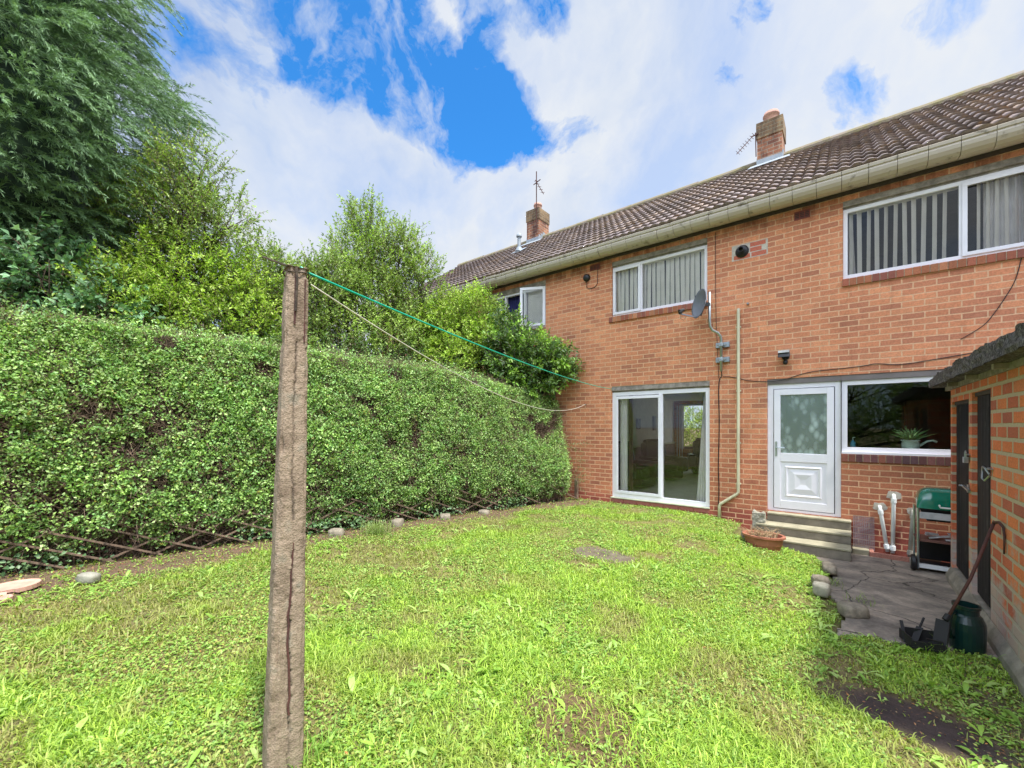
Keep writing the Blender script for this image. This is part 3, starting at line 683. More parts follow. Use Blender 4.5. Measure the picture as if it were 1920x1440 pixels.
# repair strip of bricks and the neighbour's window with an open casement
mb = MB(); frame_bars(mb, -7.298, -5.462, 3.902, 4.883, FY, FY+.07, .055, None, (-6.7, -6.1)); nf = mb.build('window', 'upvc', nb, bevel=.003)
for a, b in ((-7.27,-6.72),): sub(pane(None, a, b, 3.93, 4.86, FY+.03), nf)
mb = MB(); mb.grid([[(-6.95+.012*i, FY+.12+.02*sin(i*1.4), z) for i in range(55)] for z in (3.92, 4.87)]); sub(mb.build('curtain', 'curtain_blue'), nf)
a = radians(-26); hx, hy = -5.49, FY-.01
def cas(x, z, t=0): return (hx-(x)*cos(a)+t*sin(a)*0, hy+x*sin(a)+t, z)
mb = MB()
ax = np.array([-cos(a), sin(a), 0]); nrm = np.array([-sin(a), -cos(a), 0])
def cbar(m_, u0, u1, z0, z1, th=.02):
    c_ = np.array([hx, hy, 0])+ax*(u0+u1)/2+np.array([0,0,(z0+z1)/2]); m_.obox(c_, ax*(u1-u0)/2, nrm*th, (0,0,(z1-z0)/2))
for q in ((0,.6,3.95,4.01), (0,.6,4.80,4.86), (0,.06,4.01,4.80), (.54,.6,4.01,4.80)): cbar(mb, *q)
cs = mb.build('casement', 'upvc'); sub(cs, nf)
mb = MB(); cbar(mb, .06, .54, 4.01, 4.80, .003); o2 = mb.build('pane', 'glass', None); o2.parent = nf
mb = MB()
for i in range(38): mb.box(-6.08, FY+.10, 3.93+i*.025, -5.50, FY+.118, 3.945+i*.025)
sub(mb.build('blind', 'blind'), nf)
soldier('sill', nb, -7.3, -5.46, 3.79, 3.898, YW-.035, RED)

# interiors
room(home, -4.7, -1.2, YW+.281, YB-.2, .12, 2.45, 'wall_cream', (-4.55,-1.5,.8,2.35))
mb = MB(); mb.box(-4.69, YW+.29, .02, -1.2, YB-.21, .118); mb.build('carpet', 'carpet', home)
mb = MB(); mb.box(-4.698, YW+.3, .12, -4.68, YB-.22, .98); mb.box(-4.68, YB-.225, .12, -1.25, YB-.21, .88); mb.build('dado_panel', 'wall_dado', home)
mb = MB(); mb.box(-4.70, YW+.3, .981, -4.665, YB-.22, 1.03); mb.build('dado_rail', 'upvc_cream', home)
mb = MB(); frame_bars(mb, -4.55, -1.5, .8, 2.35, YB-.1, YB-.04, .06, None, (-3.5,-2.5)); mb.build('window', 'upvc', home)
mb = MB(); mb.grid([[(-4.66+.02*i, YB-.28+.03*sin(i*1.5), z) for i in range(15)] for z in (.5, 2.3)]); mb.build('curtain', 'curtain', home)
mb = MB(); mb.box(-4.69, 11.6, 1.5, -4.665, 11.85, 1.8); mb.build('picture', 'picture', home)
mb = MB(); mb.box(-4.69, 12.9, 1.45, -4.665, 13.1, 1.9); mb.build('picture', 'picture', home)
mb = MB(); mb.box(-3.0, 12.0, 2.2, -2.5, 12.1, 2.42); mb.build('ceiling_fitting', 'picture', home)
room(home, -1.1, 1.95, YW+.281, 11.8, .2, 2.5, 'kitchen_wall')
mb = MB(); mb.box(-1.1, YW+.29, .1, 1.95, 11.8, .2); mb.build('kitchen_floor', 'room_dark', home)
for q in ((.95, 11.4, .2, 1.9, 11.78, 2.1), (-1.05, 10.4, .2, -.4, 11.78, 1.1), (1.5, 9.2, 1.5, 1.93, 11, 2.1)):
    mb = MB(); mb.box(*q); mb.build('cupboard', 'cupboard', home)
mb = MB(); mb.box(-.04, YW+.12, 1.19, 1.9, YW+.40, 1.245); mb.build('window_board', 'upvc', home)
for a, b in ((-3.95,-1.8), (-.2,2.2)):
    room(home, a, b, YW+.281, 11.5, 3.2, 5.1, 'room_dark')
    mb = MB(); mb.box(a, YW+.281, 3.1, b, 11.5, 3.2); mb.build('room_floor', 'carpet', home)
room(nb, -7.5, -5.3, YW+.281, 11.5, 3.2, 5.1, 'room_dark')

chimney(home, -1.64, -1.14, 11.40, 12.0, 8.80, 0, (.155,.26), 0)
chimney(nb, -8.42, -7.93, 11.35, 11.95, 8.86, 0, (.13,.25), 0)

# air bricks, flue, patches
def airbrick(parent, x, z, w_=.22, h_=.14):
    mb = MB(); y = YW-.006
    mb.box(x-w_/2, y, z-h_/2, x+w_/2, YW+.01, z-h_/2+.014); mb.box(x-w_/2, y, z+h_/2-.014, x+w_/2, YW+.01, z+h_/2)
    for i in range(4):
        xx = x-w_/2+i*(w_-.014)/3; mb.box(xx, y, z-h_/2+.014, xx+.014, YW+.01, z+h_/2-.014)
    for i in range(1, 5):
        zz = z-h_/2+i*h_/5.; mb.box(x-w_/2+.014, y+.002, zz-.004, x+w_/2-.014, YW+.01, zz+.006)
    f = mb.build('air_brick', 'vent_red', parent)
    mb = MB(); mb.box(x-w_/2+.004, YW-.001, z-h_/2+.004, x+w_/2-.004, YW+.004, z+h_/2-.004); sub(mb.build('recess', 'dark_board'), f)
airbrick(home, -.54, 4.965, .21, .135); airbrick(home, -4.19, 4.99, .24, .12)
mb = MB(); mb.lathe([(.0,.0),(.105,.0),(.105,.012),(.095,.02),(.08,.035),(.066,.04),(.066,.06),(.055,.062),(.055,.085),(.042,.088),(.042,.13),(.034,.13),(.03,.06),(0,.05)], (-1.39, YW, 4.60), 28, 'y')
mb.build('flue_outlet', 'black_plastic', home, smooth=False)
mb = MB()
for x0, x1, z0 in ((-1.27,-1.04,4.645), (-1.27,-1.10,4.56), (-1.52,-1.27,4.475), (-1.25,-1.03,4.475)): mb.box(x0, YW-.003, z0, x1, YW+.02, z0+.07, (.58,.16,.10))
mb.build('brick_patch', 'soldier_brick', home)
mb = MB(); mb.box(-1.55, YW-.0015, 4.46, -1.01, YW+.02, 4.725); mb.build('mortar_patch', 'patch_mortar', home)

# alarm / sensor box with its looped lead
al = thing('wall_sensor', 'small round black sensor on the brickwork under the gutter, left of the middle bedroom window', 'sensor', (-4.38, YW, 4.79))
mb = MB(); mb.lathe([(0,.07),(.045,.068),(.075,.05),(.08,.0)], (-4.38, YW, 4.80), 18, 'y'); mb.build('body', 'black_plastic', al, smooth=True)
mb = MB(); mb.tube([(-4.38,YW-.02,4.73),(-4.38,YW-.01,4.60),(-4.33,YW-.01,4.555),(-4.2,YW-.01,4.56),(-4.13,YW-.01,4.62),(-4.12,YW-.01,4.93)], .006, 6); mb.build('cable', 'cable', al)

# lead vent pipe on the roof
vp = thing('vent_pipe', 'short grey soil vent pipe with a domed cap poking through the roof tiles', 'vent pipe', (-7.9, 10.25, 6.9))
L = math.hypot(RID_Y-EAV_Y, RID_Z-EAV_Z); sl = (RID_Z-EAV_Z)/(RID_Y-EAV_Y); zr = lambda y: EAV_Z+(y-EAV_Y)*sl
mb = MB(); mb.lathe([(.055,-.1),(.055,.42),(.075,.42),(.075,.46),(.0,.46)], (-7.9, 10.25, zr(10.25)+.05), 14); mb.build('pipe', 'lead', vp)
mb = MB(); mb.lathe([(.085,.0),(.09,.03),(.075,.08),(.04,.115),(0,.125)], (-7.9, 10.25, zr(10.25)+.48), 14); mb.build('cap', 'lead', vp, smooth=True)
mb = MB(); mb.lathe([(.12,0),(.09,.1),(.065,.13)], (-7.9, 10.25, zr(10.25)+.03), 14)
mb.add([(-8.1,10.08,zr(10.08)+.07),(-7.7,10.08,zr(10.08)+.07),(-7.72,10.45,zr(10.45)+.07),(-8.08,10.45,zr(10.45)+.07)], [(0,1,2,3)]); mb.build('collar', 'lead', vp)

# aerials
ae = thing('television_aerial', 'thin upright aerial mast rising from the far chimney', 'aerial', (-8.0, 11.33, 7.6))
mb = MB(); mb.tube([(-8.0,11.32,7.95),(-8.0,11.32,10.02)], .016, 6); mb.build('mast', 'rust', ae)
mb = MB(); mb.beam((-8.12,11.32,9.62), (-7.84,11.32,9.70), .02, .02); mb.beam((-8.03,11.30,9.74), (-7.70,11.30,9.16), .018, .018)
for k in range(5): q = k/4; mb.beam((-8.0+.26*q-.05,11.26,9.69-.46*q), (-8.0+.26*q+.05,11.34,9.69-.46*q), .01, .01)
mb.build('antenna', 'rust', ae)
ae2 = thing('television_aerial', 'slanting aerial with short cross rods clamped to the near chimney', 'aerial', (-1.68, 11.42, 8.4))
mb = MB(); A = np.array([-1.70,11.36,8.52]); B = np.array([-2.02,11.1,8.06]); mb.beam(A, B, .016, .016)
for k in range(8):
    p = A+(B-A)*(k/7.5); mb.beam(p+np.array([.04,0,-.055]), p-np.array([.04,0,-.055]), .008, .008)
mb.build('antenna', 'rust', ae2)
mb = MB(); mb.tube([(-1.66,11.385,8.0),(-1.67,11.37,8.56)], .012, 6); mb.beam((-1.76,11.37,8.5), (-1.6,11.37,8.52), .02, .02); mb.build('mast', 'rust', ae2)

# satellite dish
sdn = thing('satellite_dish', 'dark grey satellite dish on a cranked pole beside the middle bedroom window', 'satellite dish', (-1.70, YW, 2.8))
mb = MB(); yy = YW-.10
mb.tube([(-1.70,yy,2.55),(-1.70,yy,3.10),(-1.705,yy-.02,3.16),(-1.74,yy-.05,3.22),(-1.82,yy-.10,3.27),(-1.85,yy-.13,3.34),(-1.855,yy-.14,3.45),(-1.855,yy-.14,3.93)], .023, 10); mb.build('pole', 'steel', sdn, smooth=True)
for z in (2.76, 3.02):
    mb = MB(); mb.box(-1.80, YW-.05, z-.045, -1.58, YW-.001, z+.045); mb.box(-1.735, YW-.13, z-.03, -1.665, YW-.05, z+.03); mb.tube([(-1.77,YW-.06,z),(-1.70,YW-.135,z),(-1.63,YW-.06,z)], .008, 6); mb.build('bracket', 'steel', sdn, bevel=.004)
dc = np.array([-2.0, YW-.36, 3.73]); dn = np.array([-.70, -.69, .16]); dn /= np.linalg.norm(dn)
du = np.cross(np.array([0,0,1.]), dn); du /= np.linalg.norm(du); dv = np.cross(dn, du)
mb = MB(); rows = []
for r in np.linspace(0, 1, 9):
    rows.append([dc+du*.22*r*cos(t)+dv*.26*r*sin(t)+dn*.075*(r*r-1)*1.0 for t in np.linspace(0, 2*pi, 33)])
mb.grid(rows); o = mb.build('reflector', 'dish_grey', sdn, smooth=True); md = o.modifiers.new('t', 'SOLIDIFY'); md.thickness = .006
mb = MB(); mb.beam(dc-dn*.08, np.array([-1.855,YW-.24,3.72]), .05, .06); mb.beam(dc-dn*.06-dv*.2, dc-dn*.10, .03, .03); mb.build('mount', 'black_plastic', sdn)
mb = MB(); lp = dc+dn*.30-dv*.24; mb.beam(dc-dv*.24-dn*.0, lp, .018, .02); mb.build('arm', 'dish_grey', sdn)
mb = MB(); mb.tube([lp, lp+np.array([0,0,.05])+dn*.02, lp-dn*.06+np.array([0,0,.08])], [.03,.035,.028], 10); mb.tube([lp+dn*.03+np.array([0,0,.02]), lp-dn*.02+np.array([0,0,.05])], .03, 10); mb.build('receiver', 'black_plastic', sdn)
mb = MB(); mb.tube([lp, lp+np.array([.0,0,-.08]), lp-dn*.06+np.array([0,0,-.10]), lp-dn*.1+np.array([0,0,-.02])], .003, 5); mb.build('lead', 'cable', sdn)

# cables on the wall
def cab(pts, label, r=.007):
    mb = MB(); P = [np.array(p, float) for p in pts]; out = []
    for i in range(len(P)-1):
        for t in np.linspace(0, 1, 5)[:-1]:
            p0, p1, p2, p3 = P[max(i-1,0)], P[i], P[i+1], P[min(i+2,len(P)-1)]
            out.append(.5*((2*p1)+(-p0+p2)*t+(2*p0-5*p1+4*p2-p3)*t*t+(-p0+3*p1-3*p2+p3)*t**3))
    out.append(P[-1]); mb.tube(out, r, 6); return tag(mb.build('cable', 'cable', smooth=True), label, 'cable')
y = YW-.012
cab([(-1.70,YW-.08,2.55),(-1.71,y,2.47),(-1.745,y,2.42),(-1.76,y,2.2),(-1.75,y,1.6),(-1.765,y,.9),(-1.755,y,.45),(-1.77,y,.1)], 'black cable dropping down the bricks between the patio door and the cream pipe', .008)
cab([(-1.69,y,2.46),(-1.6,y,2.455),(-1.45,y,2.42),(-1.3,y,2.37),(-1.05,y,2.335),(-.8,y-.0,2.345),(-.55,y,2.42),(-.35,y,2.455),(0,y,2.47),(.25,y,2.49),(.35,y,2.505),(.6,y,2.47),(.9,y,2.50),(1.6,y,2.6)], 'thin black cable looping above the back door and the kitchen window', .006)
cab([(-1.81,y,5.05),(-1.812,y,4.5),(-1.808,y,4.0),(-1.8,y,3.5),(-1.78,y,3.0),(-1.76,y,2.45)], 'thin grey cable running down the wall from the eaves past the satellite dish', .004)
cab([(1.73,y,3.72),(1.68,y,3.45),(1.6,y,3.25),(1.5,y,3.05),(1.4,y,2.9),(1.2,y,2.75)], 'black cable curving down the brickwork towards the shed roof', .005)

# overflow / waste pipe in cream
cp = thing('waste_pipe', 'long cream plastic pipe down the brick wall with a kink at its foot', 'pipe', (-1.44, YW, 0))
mb = MB(); yy = YW-.045; mb.tube([(-1.44,YW+.02,3.60),(-1.44,yy,3.60),(-1.44,yy,3.55),(-1.44,yy,.46),(-1.46,yy,.42),(-1.72,yy,.22),(-1.74,yy,.18),(-1.74,yy,-.09)], .026, 10); mb.build('pipe', 'pipe_cream', cp, smooth=True)
for z in (3.3, 2.2, 1.3, .6): mb = MB(); mb.box(-1.475, YW-.05, z-.012, -1.405, YW-.001, z+.012); mb.build('clip', 'pipe_cream', cp)
mb = MB(); mb.lathe([(.0,.05),(.012,.05),(.02,.02),(.02,0)], (-1.30, YW, 3.68), 10, 'y'); tag(mb.build('wall_hook', 'steel'), 'tiny grey eye bolt just right of the top of the cream pipe', 'hook')

# security light
sl_ = thing('security_light', 'small black floodlight with a motion sensor above the back door', 'light', (-.77, YW, 2.70))
mb = MB(); mb.lathe([(0,.03),(.05,.03),(.055,0)], (-.76, YW, 2.72), 14, 'y'); mb.beam((-.76,YW-.02,2.74), (-.77,YW-.10,2.74), .03, .04); mb.build('bracket', 'black_plastic', sl_)
mb = MB(); mb.add([(-.85,YW-.20,2.69),(-.69,YW-.20,2.69),(-.69,YW-.05,2.71),(-.85,YW-.05,2.71),(-.85,YW-.17,2.79),(-.69,YW-.17,2.79),(-.70,YW-.06,2.82),(-.84,YW-.06,2.82)], [(0,1,2,3)[::-1],(4,5,6,7),(0,1,5,4),(1,2,6,5),(2,3,7,6),(3,0,4,7)]); mb.build('lamp_head', 'black_plastic', sl_, bevel=.01)
mb = MB(); mb.box(-.845, YW-.205, 2.765, -.695, YW-.17, 2.80); mb.build('visor', 'pale_card', sl_)
mb = MB(); mb.lathe([(0,-.035),(.025,-.03),(.035,0),(.03,.035),(0,.045)], (-.755, YW-.10, 2.615), 14); mb.beam((-.76,YW-.10,2.63), (-.765,YW-.10,2.72), .02, .02); mb.build('sensor', 'black_plastic', sl_, smooth=True)

# steps
stp = thing('door_step', 'three worn stone steps rising to the white back door', 'steps', (-.5, 7.8, -.26))
for (xa, xb, ya, z0, z1, nm) in ((-1.0,.07,7.94,.05,.185,'tread'), (-1.12,.068,7.64,-.095,.045,'tread'), (-1.12,.066,7.34,-.26,-.10,'tread')):
    mb = MB(); mb.box(xa, ya+.012, z0, xb-.004, YW+.03 if z0 > 0 else YW-.002, z1-.03); o = mb.build('riser', 'step_stone', stp, bevel=.006)
    mb = MB(); mb.box(xa, ya, z1-.03+.001, xb, YW+.03 if z0 > 0 else YW-.003, z1); mb.build('tread', 'step_top', stp, bevel=.006)
# white stone ornament
mb = MB(); mb.box(-1.175, 7.68, -.055+.0, -1.0, 7.80, .20); mb.add([(-1.17,7.70,.199),(-1.11,7.70,.199),(-1.11,7.78,.199),(-1.17,7.78,.199),(-1.155,7.74,.245)], [(0,1,4),(1,2,4),(2,3,4),(3,0,4)])
mb.add([(-1.06,7.70,.199),(-1.005,7.70,.199),(-1.005,7.78,.199),(-1.06,7.78,.199),(-1.02,7.74,.235)], [(0,1,4),(1,2,4),(2,3,4),(3,0,4)])
o = tag(mb.build('stone_block', 'stone_pale'), 'chipped whitish stone block standing on the left end of the steps', 'stone')
o.data.transform(mathutils.Matrix.Translation((0, 0, .0)))
def rough(o, lv=3, amt=.02, size=.09, simple_=True):
    md = o.modifiers.new('sub', 'SUBSURF'); md.levels = md.render_levels = lv
    if simple_: md.subdivision_type = 'SIMPLE'
    tx = bpy.data.textures.new('rough', 'CLOUDS'); tx.noise_scale = size; tx.noise_depth = 3
    dm = o.modifiers.new('disp', 'DISPLACE'); dm.texture = tx; dm.strength = amt; dm.mid_level = .5; dm.texture_coords = 'OBJECT' if False else 'LOCAL'
rough(o, 4, .035, .05)

# waste pipes over the drain
def wpipe(label, top, bot, mat, r=.024, elbow=True):
    t_ = thing('waste_pipe', label, 'pipe', (bot[0], YW, -.26))
    mb = MB(); a = np.array(top, float); b = np.array(bot, float)
    mb.tube([(a[0],YW+.02,a[2]+.0), (a[0],a[1]+.015,a[2]+.0), (a[0],a[1],a[2]-.02), a+(b-a)*.1, b], r, 12); mb.build('pipe', mat, t_, smooth=True)
    mb = MB(); d = (b-a)/np.linalg.norm(b-a)
    mb.tube([a+d*.04, a+d*.10], r*1.35, 12); mb.build('socket', mat, t_)
    mb = MB(); mb.tube([b-d*.10, b-d*.04], r*1.35, 12); mb.build('socket', mat, t_)
wpipe('white plastic waste pipe leaning over the drain, left and shorter of the two', (.39,YW-.06,.42), (.47,YW-.09,-.20), 'pipe_white')
wpipe('white plastic waste pipe standing upright over the drain, taller of the two', (.54,YW-.06,.60), (.525,YW-.09,-.21), 'pipe_white')
wpipe('grey weathered waste pipe behind the wheel of the barbecue', (.74,YW-.06,.40), (.70,YW-.09,-.24), 'pipe_grey')
for x, z, r in ((.395,.42,.085), (.545,.60,.09), (.745,.40,.075)):
    mb = MB(); n = 22; rr = [r*min(1.15, 1/max(abs(cos(2*pi*i/n)), abs(sin(2*pi*i/n))))*random.uniform(.75, .98) for i in range(n)]
    vs = [(x+rr[i]*cos(2*pi*i/n), YW-.004, z+rr[i]*.75*sin(2*pi*i/n)) for i in range(n)]+[(x+rr[i]*cos(2*pi*i/n), YW+.01, z+rr[i]*.75*sin(2*pi*i/n)) for i in range(n)]
    mb.add(vs, [tuple(range(n))]+[(i, i+n, (i+1) % n+n, (i+1) % n) for i in range(n)]); mb.build('mortar_patch', 'patch_mortar', home)
dr_ = thing('drain', 'small gully edged with pink bricks below the white waste pipes', 'drain', (.5, 7.95, -.26))
mb = MB()
for (a, b, c, d) in ((.27,7.82,.75,7.87), (.27,7.87,.32,8.09), (.70,7.87,.75,8.09)): mb.box(a, b, -.27, c, d, -.20, (.42,.18,.13))
mb.build('kerb', 'soldier_brick', dr_, bevel=.004)
mb = MB(); mb.box(.32, 7.87, -.262, .70, 8.09, -.252); mb.build('gully', 'dark_board', dr_)
mb = MB(); mb.box(.08, 7.86, -.27, .268, 8.09, -.19); tag(mb.build('mortar_haunch', 'step_top', bevel=.01), 'mossy pale concrete haunching under the wire mesh, left of the drain', 'concrete')
mb = MB(); mb.box(.752, 7.9, -.27, 1.0, 8.09, -.18); tag(mb.build('mortar_haunch', 'step_top', bevel=.01), 'pale concrete haunching between the drain and the barbecue wheel', 'concrete')

# wire mesh panel leaning on the wall
mb = MB(); x0, x1, z0, z1 = .095, .325, -.20, .25
P_ = lambda x, z: (x, YW-.13+.11*(z-z0)/(z1-z0), z)
for i in range(24):
    z = z0+i*(z1-z0)/23+random.uniform(-.001, .001); mb.beam(P_(x0-.005, z), P_(x1+.005, z-.002), .004, .008)
for i in range(12): x = x0+i*(x1-x0)/11; mb.beam(P_(x, z0), P_(x, z1), .004, .004)
tag(mb.build('wire_grille', 'grate'), 'square of rusty wire mesh leaning on the wall between the steps and the drain', 'grille')

# terracotta bowl planter
pt = thing('planter', 'oval terracotta bowl of dried stalks on the ground before the door steps', 'planter', (-.93, 7.02, -.25))
mb = MB(); mb.lathe([(.0,0),(.14,.0),(.20,.06),(.235,.14),(.245,.225),(.275,.235),(.275,.262),(.235,.262),(.225,.23),(.215,.20)], (-.93,7.02,-.24), 36, sx=1, sy=.8); mb.build('bowl', 'terracotta', pt, smooth=False)
mb = MB(); mb.lathe([(.0,.215),(.12,.222),(.225,.21)], (-.93,7.02,-.24), 24, sy=.8); mb.build('soil', 'hedge_core', pt)
mb = MB()
for i in range(90):
    a = random.uniform(0, 2*pi); r = .2*random.random()**.5; x, y_ = -.93+r*cos(a), 7.02+.8*r*sin(a); l = random.uniform(.05, .16); dx, dy = random.gauss(0, .07), random.gauss(0, .06)
    mb.tube([(x,y_,-.03), (x+dx*.5,y_+dy*.5,-.03+l*.7), (x+dx*1.3,y_+dy*1.3,-.03+l)], [.004,.003,.001], 4, (.42,.30,.17))
mb.build('dry_stalk', 'litter', pt, col=True)

# loose stones
def stone(c, s_, label, mat='stone', rz=0, tilt=0, seed=0):
    rg = random.Random(seed+int(c[0]*100)); bm = bmesh.new(); bmesh.ops.create_cube(bm, size=1)
    bmesh.ops.subdivide_edges(bm, edges=bm.edges, cuts=3, use_grid_fill=True)
    for v in bm.verts:
        p = v.co; k = 1-.55*max(0, (p.length-.5)); p *= k; p += mathutils.Vector((rg.gauss(0,.025), rg.gauss(0,.025), rg.gauss(0,.025)))
        v.co = (p.x*s_[0], p.y*s_[1], p.z*s_[2])
    me = bpy.data.meshes.new('stone'); bm.to_mesh(me); bm.free(); me.materials.append(MATS[mat]); me.shade_smooth()
    o = bpy.data.objects.new('stone', me); C.objects.link(o); o.location = c; o.rotation_euler = (tilt, 0, rz); return tag(o, label, 'stone')
stone((-1.20,7.2,-.13), (.10,.20,.22), 'upright grey-brown stone wedged beside the terracotta bowl', rz=.3, tilt=.3)
stone((-.22,5.83,-.15), (.17,.13,.13), 'pinkish stone block on the lawn edge by the path, upper of the pair', 'stone', .2)
stone((-.20,5.55,-.15), (.15,.14,.14), 'pale broken stone block on the lawn edge by the path, lower of the pair', 'stone_pale', -.2)
stone((.06,5.28,-.21), (.24,.16,.13), 'dark brown lump of stone lying on the path edge', 'stone', .5)
stone((-.16,6.62,-.20), (.15,.34,.10), 'flat weathered kerb stone sunk between grass and path', 'stone', .1)
stone((-5.98,.63,.06), (.20,.11,.10), 'oblong buff stone lying at the foot of the hedge near the broken saucer', 'stone_pale', .5)
stone((-5.78,3.15,.03), (.22,.14,.15), 'mossy stone at the foot of the hedge just behind the concrete post', 'stone', .7)
stone((-5.56,4.05,.03), (.16,.18,.18), 'upright grey stone under the trellis beside the tuft of long grass', 'stone', .3)
stone((-5.33,4.85,.02), (.18,.15,.16), 'grey stone under the trellis halfway to the house', 'stone', .9)
stone((-5.12,5.6,.01), (.2,.15,.13), 'buff stone under the trellis towards the house', 'stone', .2)
sc_ = thing('broken_saucer', 'broken pink terracotta saucer lying on the soil at the left edge', 'saucer', (-6.2, .15, .07))
for c, r, a0 in (((-6.30,.14,.035), .19, .2), ((-6.02,.03,.025), .15, 2.6)):
    bm_ = MB(); n = 26; pts = []
    for i in range(n):
        t_ = 2*pi*i/n+a0; k = r*(1.0 if i < 17 else random.uniform(.55, .8)); pts.append((c[0]+k*cos(t_)*.9, c[1]+k*sin(t_)))
    top = [(x, y_, c[2]+.008+(.012 if i < 17 else 0)) for i, (x, y_) in enumerate(pts)]; bot = [(x, y_, c[2]-.02) for x, y_ in pts]
    inn = [(c[0]+(x-c[0])*.85, c[1]+(y_-c[1])*.85, c[2]+.004) for x, y_ in pts]
    bm_.add(top+bot+inn, [(i, (i+1) % n, (i+1) % n+n, i+n) for i in range(n)]+[(i, i+2*n, (i+1) % n+2*n, (i+1) % n) for i in range(n)]+[tuple(range(2*n, 3*n))]); bm_.build('shard', 'pink_stone', sc_)

# ---------------------------------------------------------------- brick outhouse on the right
sh = thing('garden_shed', 'red brick outhouse with two black plank doors and a rough concrete slab roof', 'shed', (2.0, 5.4, -.26))
SX, SY0, SY1, SZ = 1.0, 3.4, 7.285, 2.03
doors = [(5.50,6.20), (6.335,7.20)]
mb = MB()
ysg = [SY0]+[v for d in doors for v in d]+[SY1]
solid = [(SY0,5.50), (6.20,6.335), (7.20,SY1)]
for a, b in solid: mb.box(SX, a, -.27, SX+.22, b, SZ)
for a, b in doors: mb.box(SX, a+.001, 1.88 if a > 6.3 else 1.93, SX+.22, b-.001, SZ)
mb.box(SX+.221, SY1-.22, -.27, 3.1, SY1, SZ); mb.box(SX+.221, SY0, -.27, 3.1, SY0+.22, SZ); mb.box(2.88, SY0+.221, -.27, 3.1, SY1-.221, SZ)
mb.build('wall', 'shed_brick', sh)
mb = MB()
for a, b in doors: mb.box(SX+.02, a+.001, 1.84 if a > 6.3 else 1.89, SX+.2, b-.001, 1.88 if a > 6.3 else 1.93)
mb.build('door_head', 'dark_board', sh)
mb = MB(); mb.box(SX-.045, 3.41, -.32, SX-.001, 7.27, -.20); mb.add([(SX-.045,3.41,-.2),(SX-.001,3.41,-.13),(SX-.001,7.27,-.10),(SX-.045,7.27,-.2)], [(0,1,2,3)]); mb.add([(SX-.001,7.262,-.27),(SX-.045,7.262,-.27),(SX-.045,7.262,-.2),(SX-.001,7.262,-.1)], [(0,1,2,3)])
for a, b in doors: mb.box(SX, a+.001, -.27, SX+.2, b-.001, -.10)
mb.build('plinth', 'render_grey', sh)
for k, (a, b) in enumerate(doors):
    mb = MB(); n = 6; st = (b-a-.03)/n
    for i in range(n): mb.box(SX+.032+random.uniform(0, .003), a+.015+i*st+.002, -.07, SX+.06, a+.015+(i+1)*st-.002, 1.84 if a > 6.3 else 1.89)
    d = mb.build('door', 'old_paint', sh, bevel=.003)
    mb = MB(); mb.box(SX+.064, a+.002, -.1, SX+.10, a+.04, 1.84); mb.box(SX+.064, b-.04, -.1, SX+.10, b-.002, 1.84); fr_ = mb.build('door_frame', 'old_paint', sh)
    # hasp, padlock, bolt near the jamb towards the camera
    ly = a+.10
    mb = MB(); z = 1.30 if k else 1.22
    mb.box(SX-.01, a-.05, z-.03, SX+.075, a+.06, z+.03) if False else mb.beam((SX+.025,a+.16,z), (SX+.0,a-.03,z), .035, .004)
    mb.beam((SX-.003,a-.09,z), (SX-.003,a+.01,z), .05, .008); sub(mb.build('hasp', 'steel'), d)
    if k:
        mb = MB(); mb.box(SX-.045, a-.06, z-.085, SX-.01, a+.005, z-.025); mb.tube([(SX-.028,a-.055,z-.03),(SX-.028,a-.055,z+.02),(SX-.028,a-.03,z+.04),(SX-.028,a-.0,z+.02),(SX-.028,a-.0,z-.03)], .006, 6); pad = mb.build('padlock', 'steel', bevel=.004)
    else:
        mb = MB(); mb.tube([(SX-.01+.0,a-.02,1.17),(SX-.03,a+.02,1.22),(SX-.03,a+.10,1.23),(SX-.02,a+.17,1.19),(SX-.03,a+.13,1.12),(SX-.03,a+.03,1.11),(SX-.01,a-.02,1.16)], .008, 6); pad = mb.build('ring', 'steel')
    sub(pad, d)
    if k:
        mb = MB(); mb.beam((SX-.02,a-.13,.94), (SX-.02,a+.16,.96), .02, .02); mb.box(SX-.015, a-.05, .91, SX-.003, a+.0, .99); mb.tube([(SX-.02,a+.15,.96),(SX-.05,a+.15,.96)], .01, 6); sub(mb.build('bolt', 'steel'), d)
mb = MB(); nY = 90; nX = 30
def slab_pt(x, y_, z): return (x, y_, z)
x0, x1, y0, y1, zb, zt = .85, 3.3, 3.2, 7.63, 2.085, 2.225
rows = []
prof = [(.0,0.0),(.0,.25),(.0,.5),(.0,.75),(.0,1.),(.03,1.0)]+[(t, 1.0) for t in (.08,.2,.5,1,1.6,2.4)]
V = []; 
ysl = np.linspace(y0, y1, 160)
for dx, tz in prof:
    r = []
    for yv in ysl:
        th = (zt-zb)*(1-.35*sstep(.45, 0, y1-yv)); n_ = float(vn2(dx*3, yv, tz*.6, 14))-.5; n3 = float(vn(dx, yv, tz, 5))-.5
        r.append((x0+dx-(.012*n_+.02*n3 if dx < .1 else 0), yv, zb+th*tz+(.014*n_+.02*n3 if tz == 1 else .006*n_)))
    rows.append(r)
mb.grid(rows)
mb.add([(x0+2.4,y0,zb),(x0+.005,y0,zb),(x0+.005,y1,zb),(x0+2.4,y1,zb)], [(0,1,2,3)])
e0 = [rows[i][0] for i in range(len(prof))]+[(x0+2.4,y0,zb)]; e1 = [rows[i][-1] for i in range(len(prof))]+[(x0+2.4,y1,zb)]
mb.add(e0, [tuple(range(len(e0)))[::-1]]); mb.add(e1, [tuple(range(len(e1)))])
mb.build('roof', 'shed_roof', sh)
mb = MB()
for yv in (3.9,4.9,5.85,6.75): mb.beam((.90,yv,2.062), (1.0,yv,2.062), .06, .042)
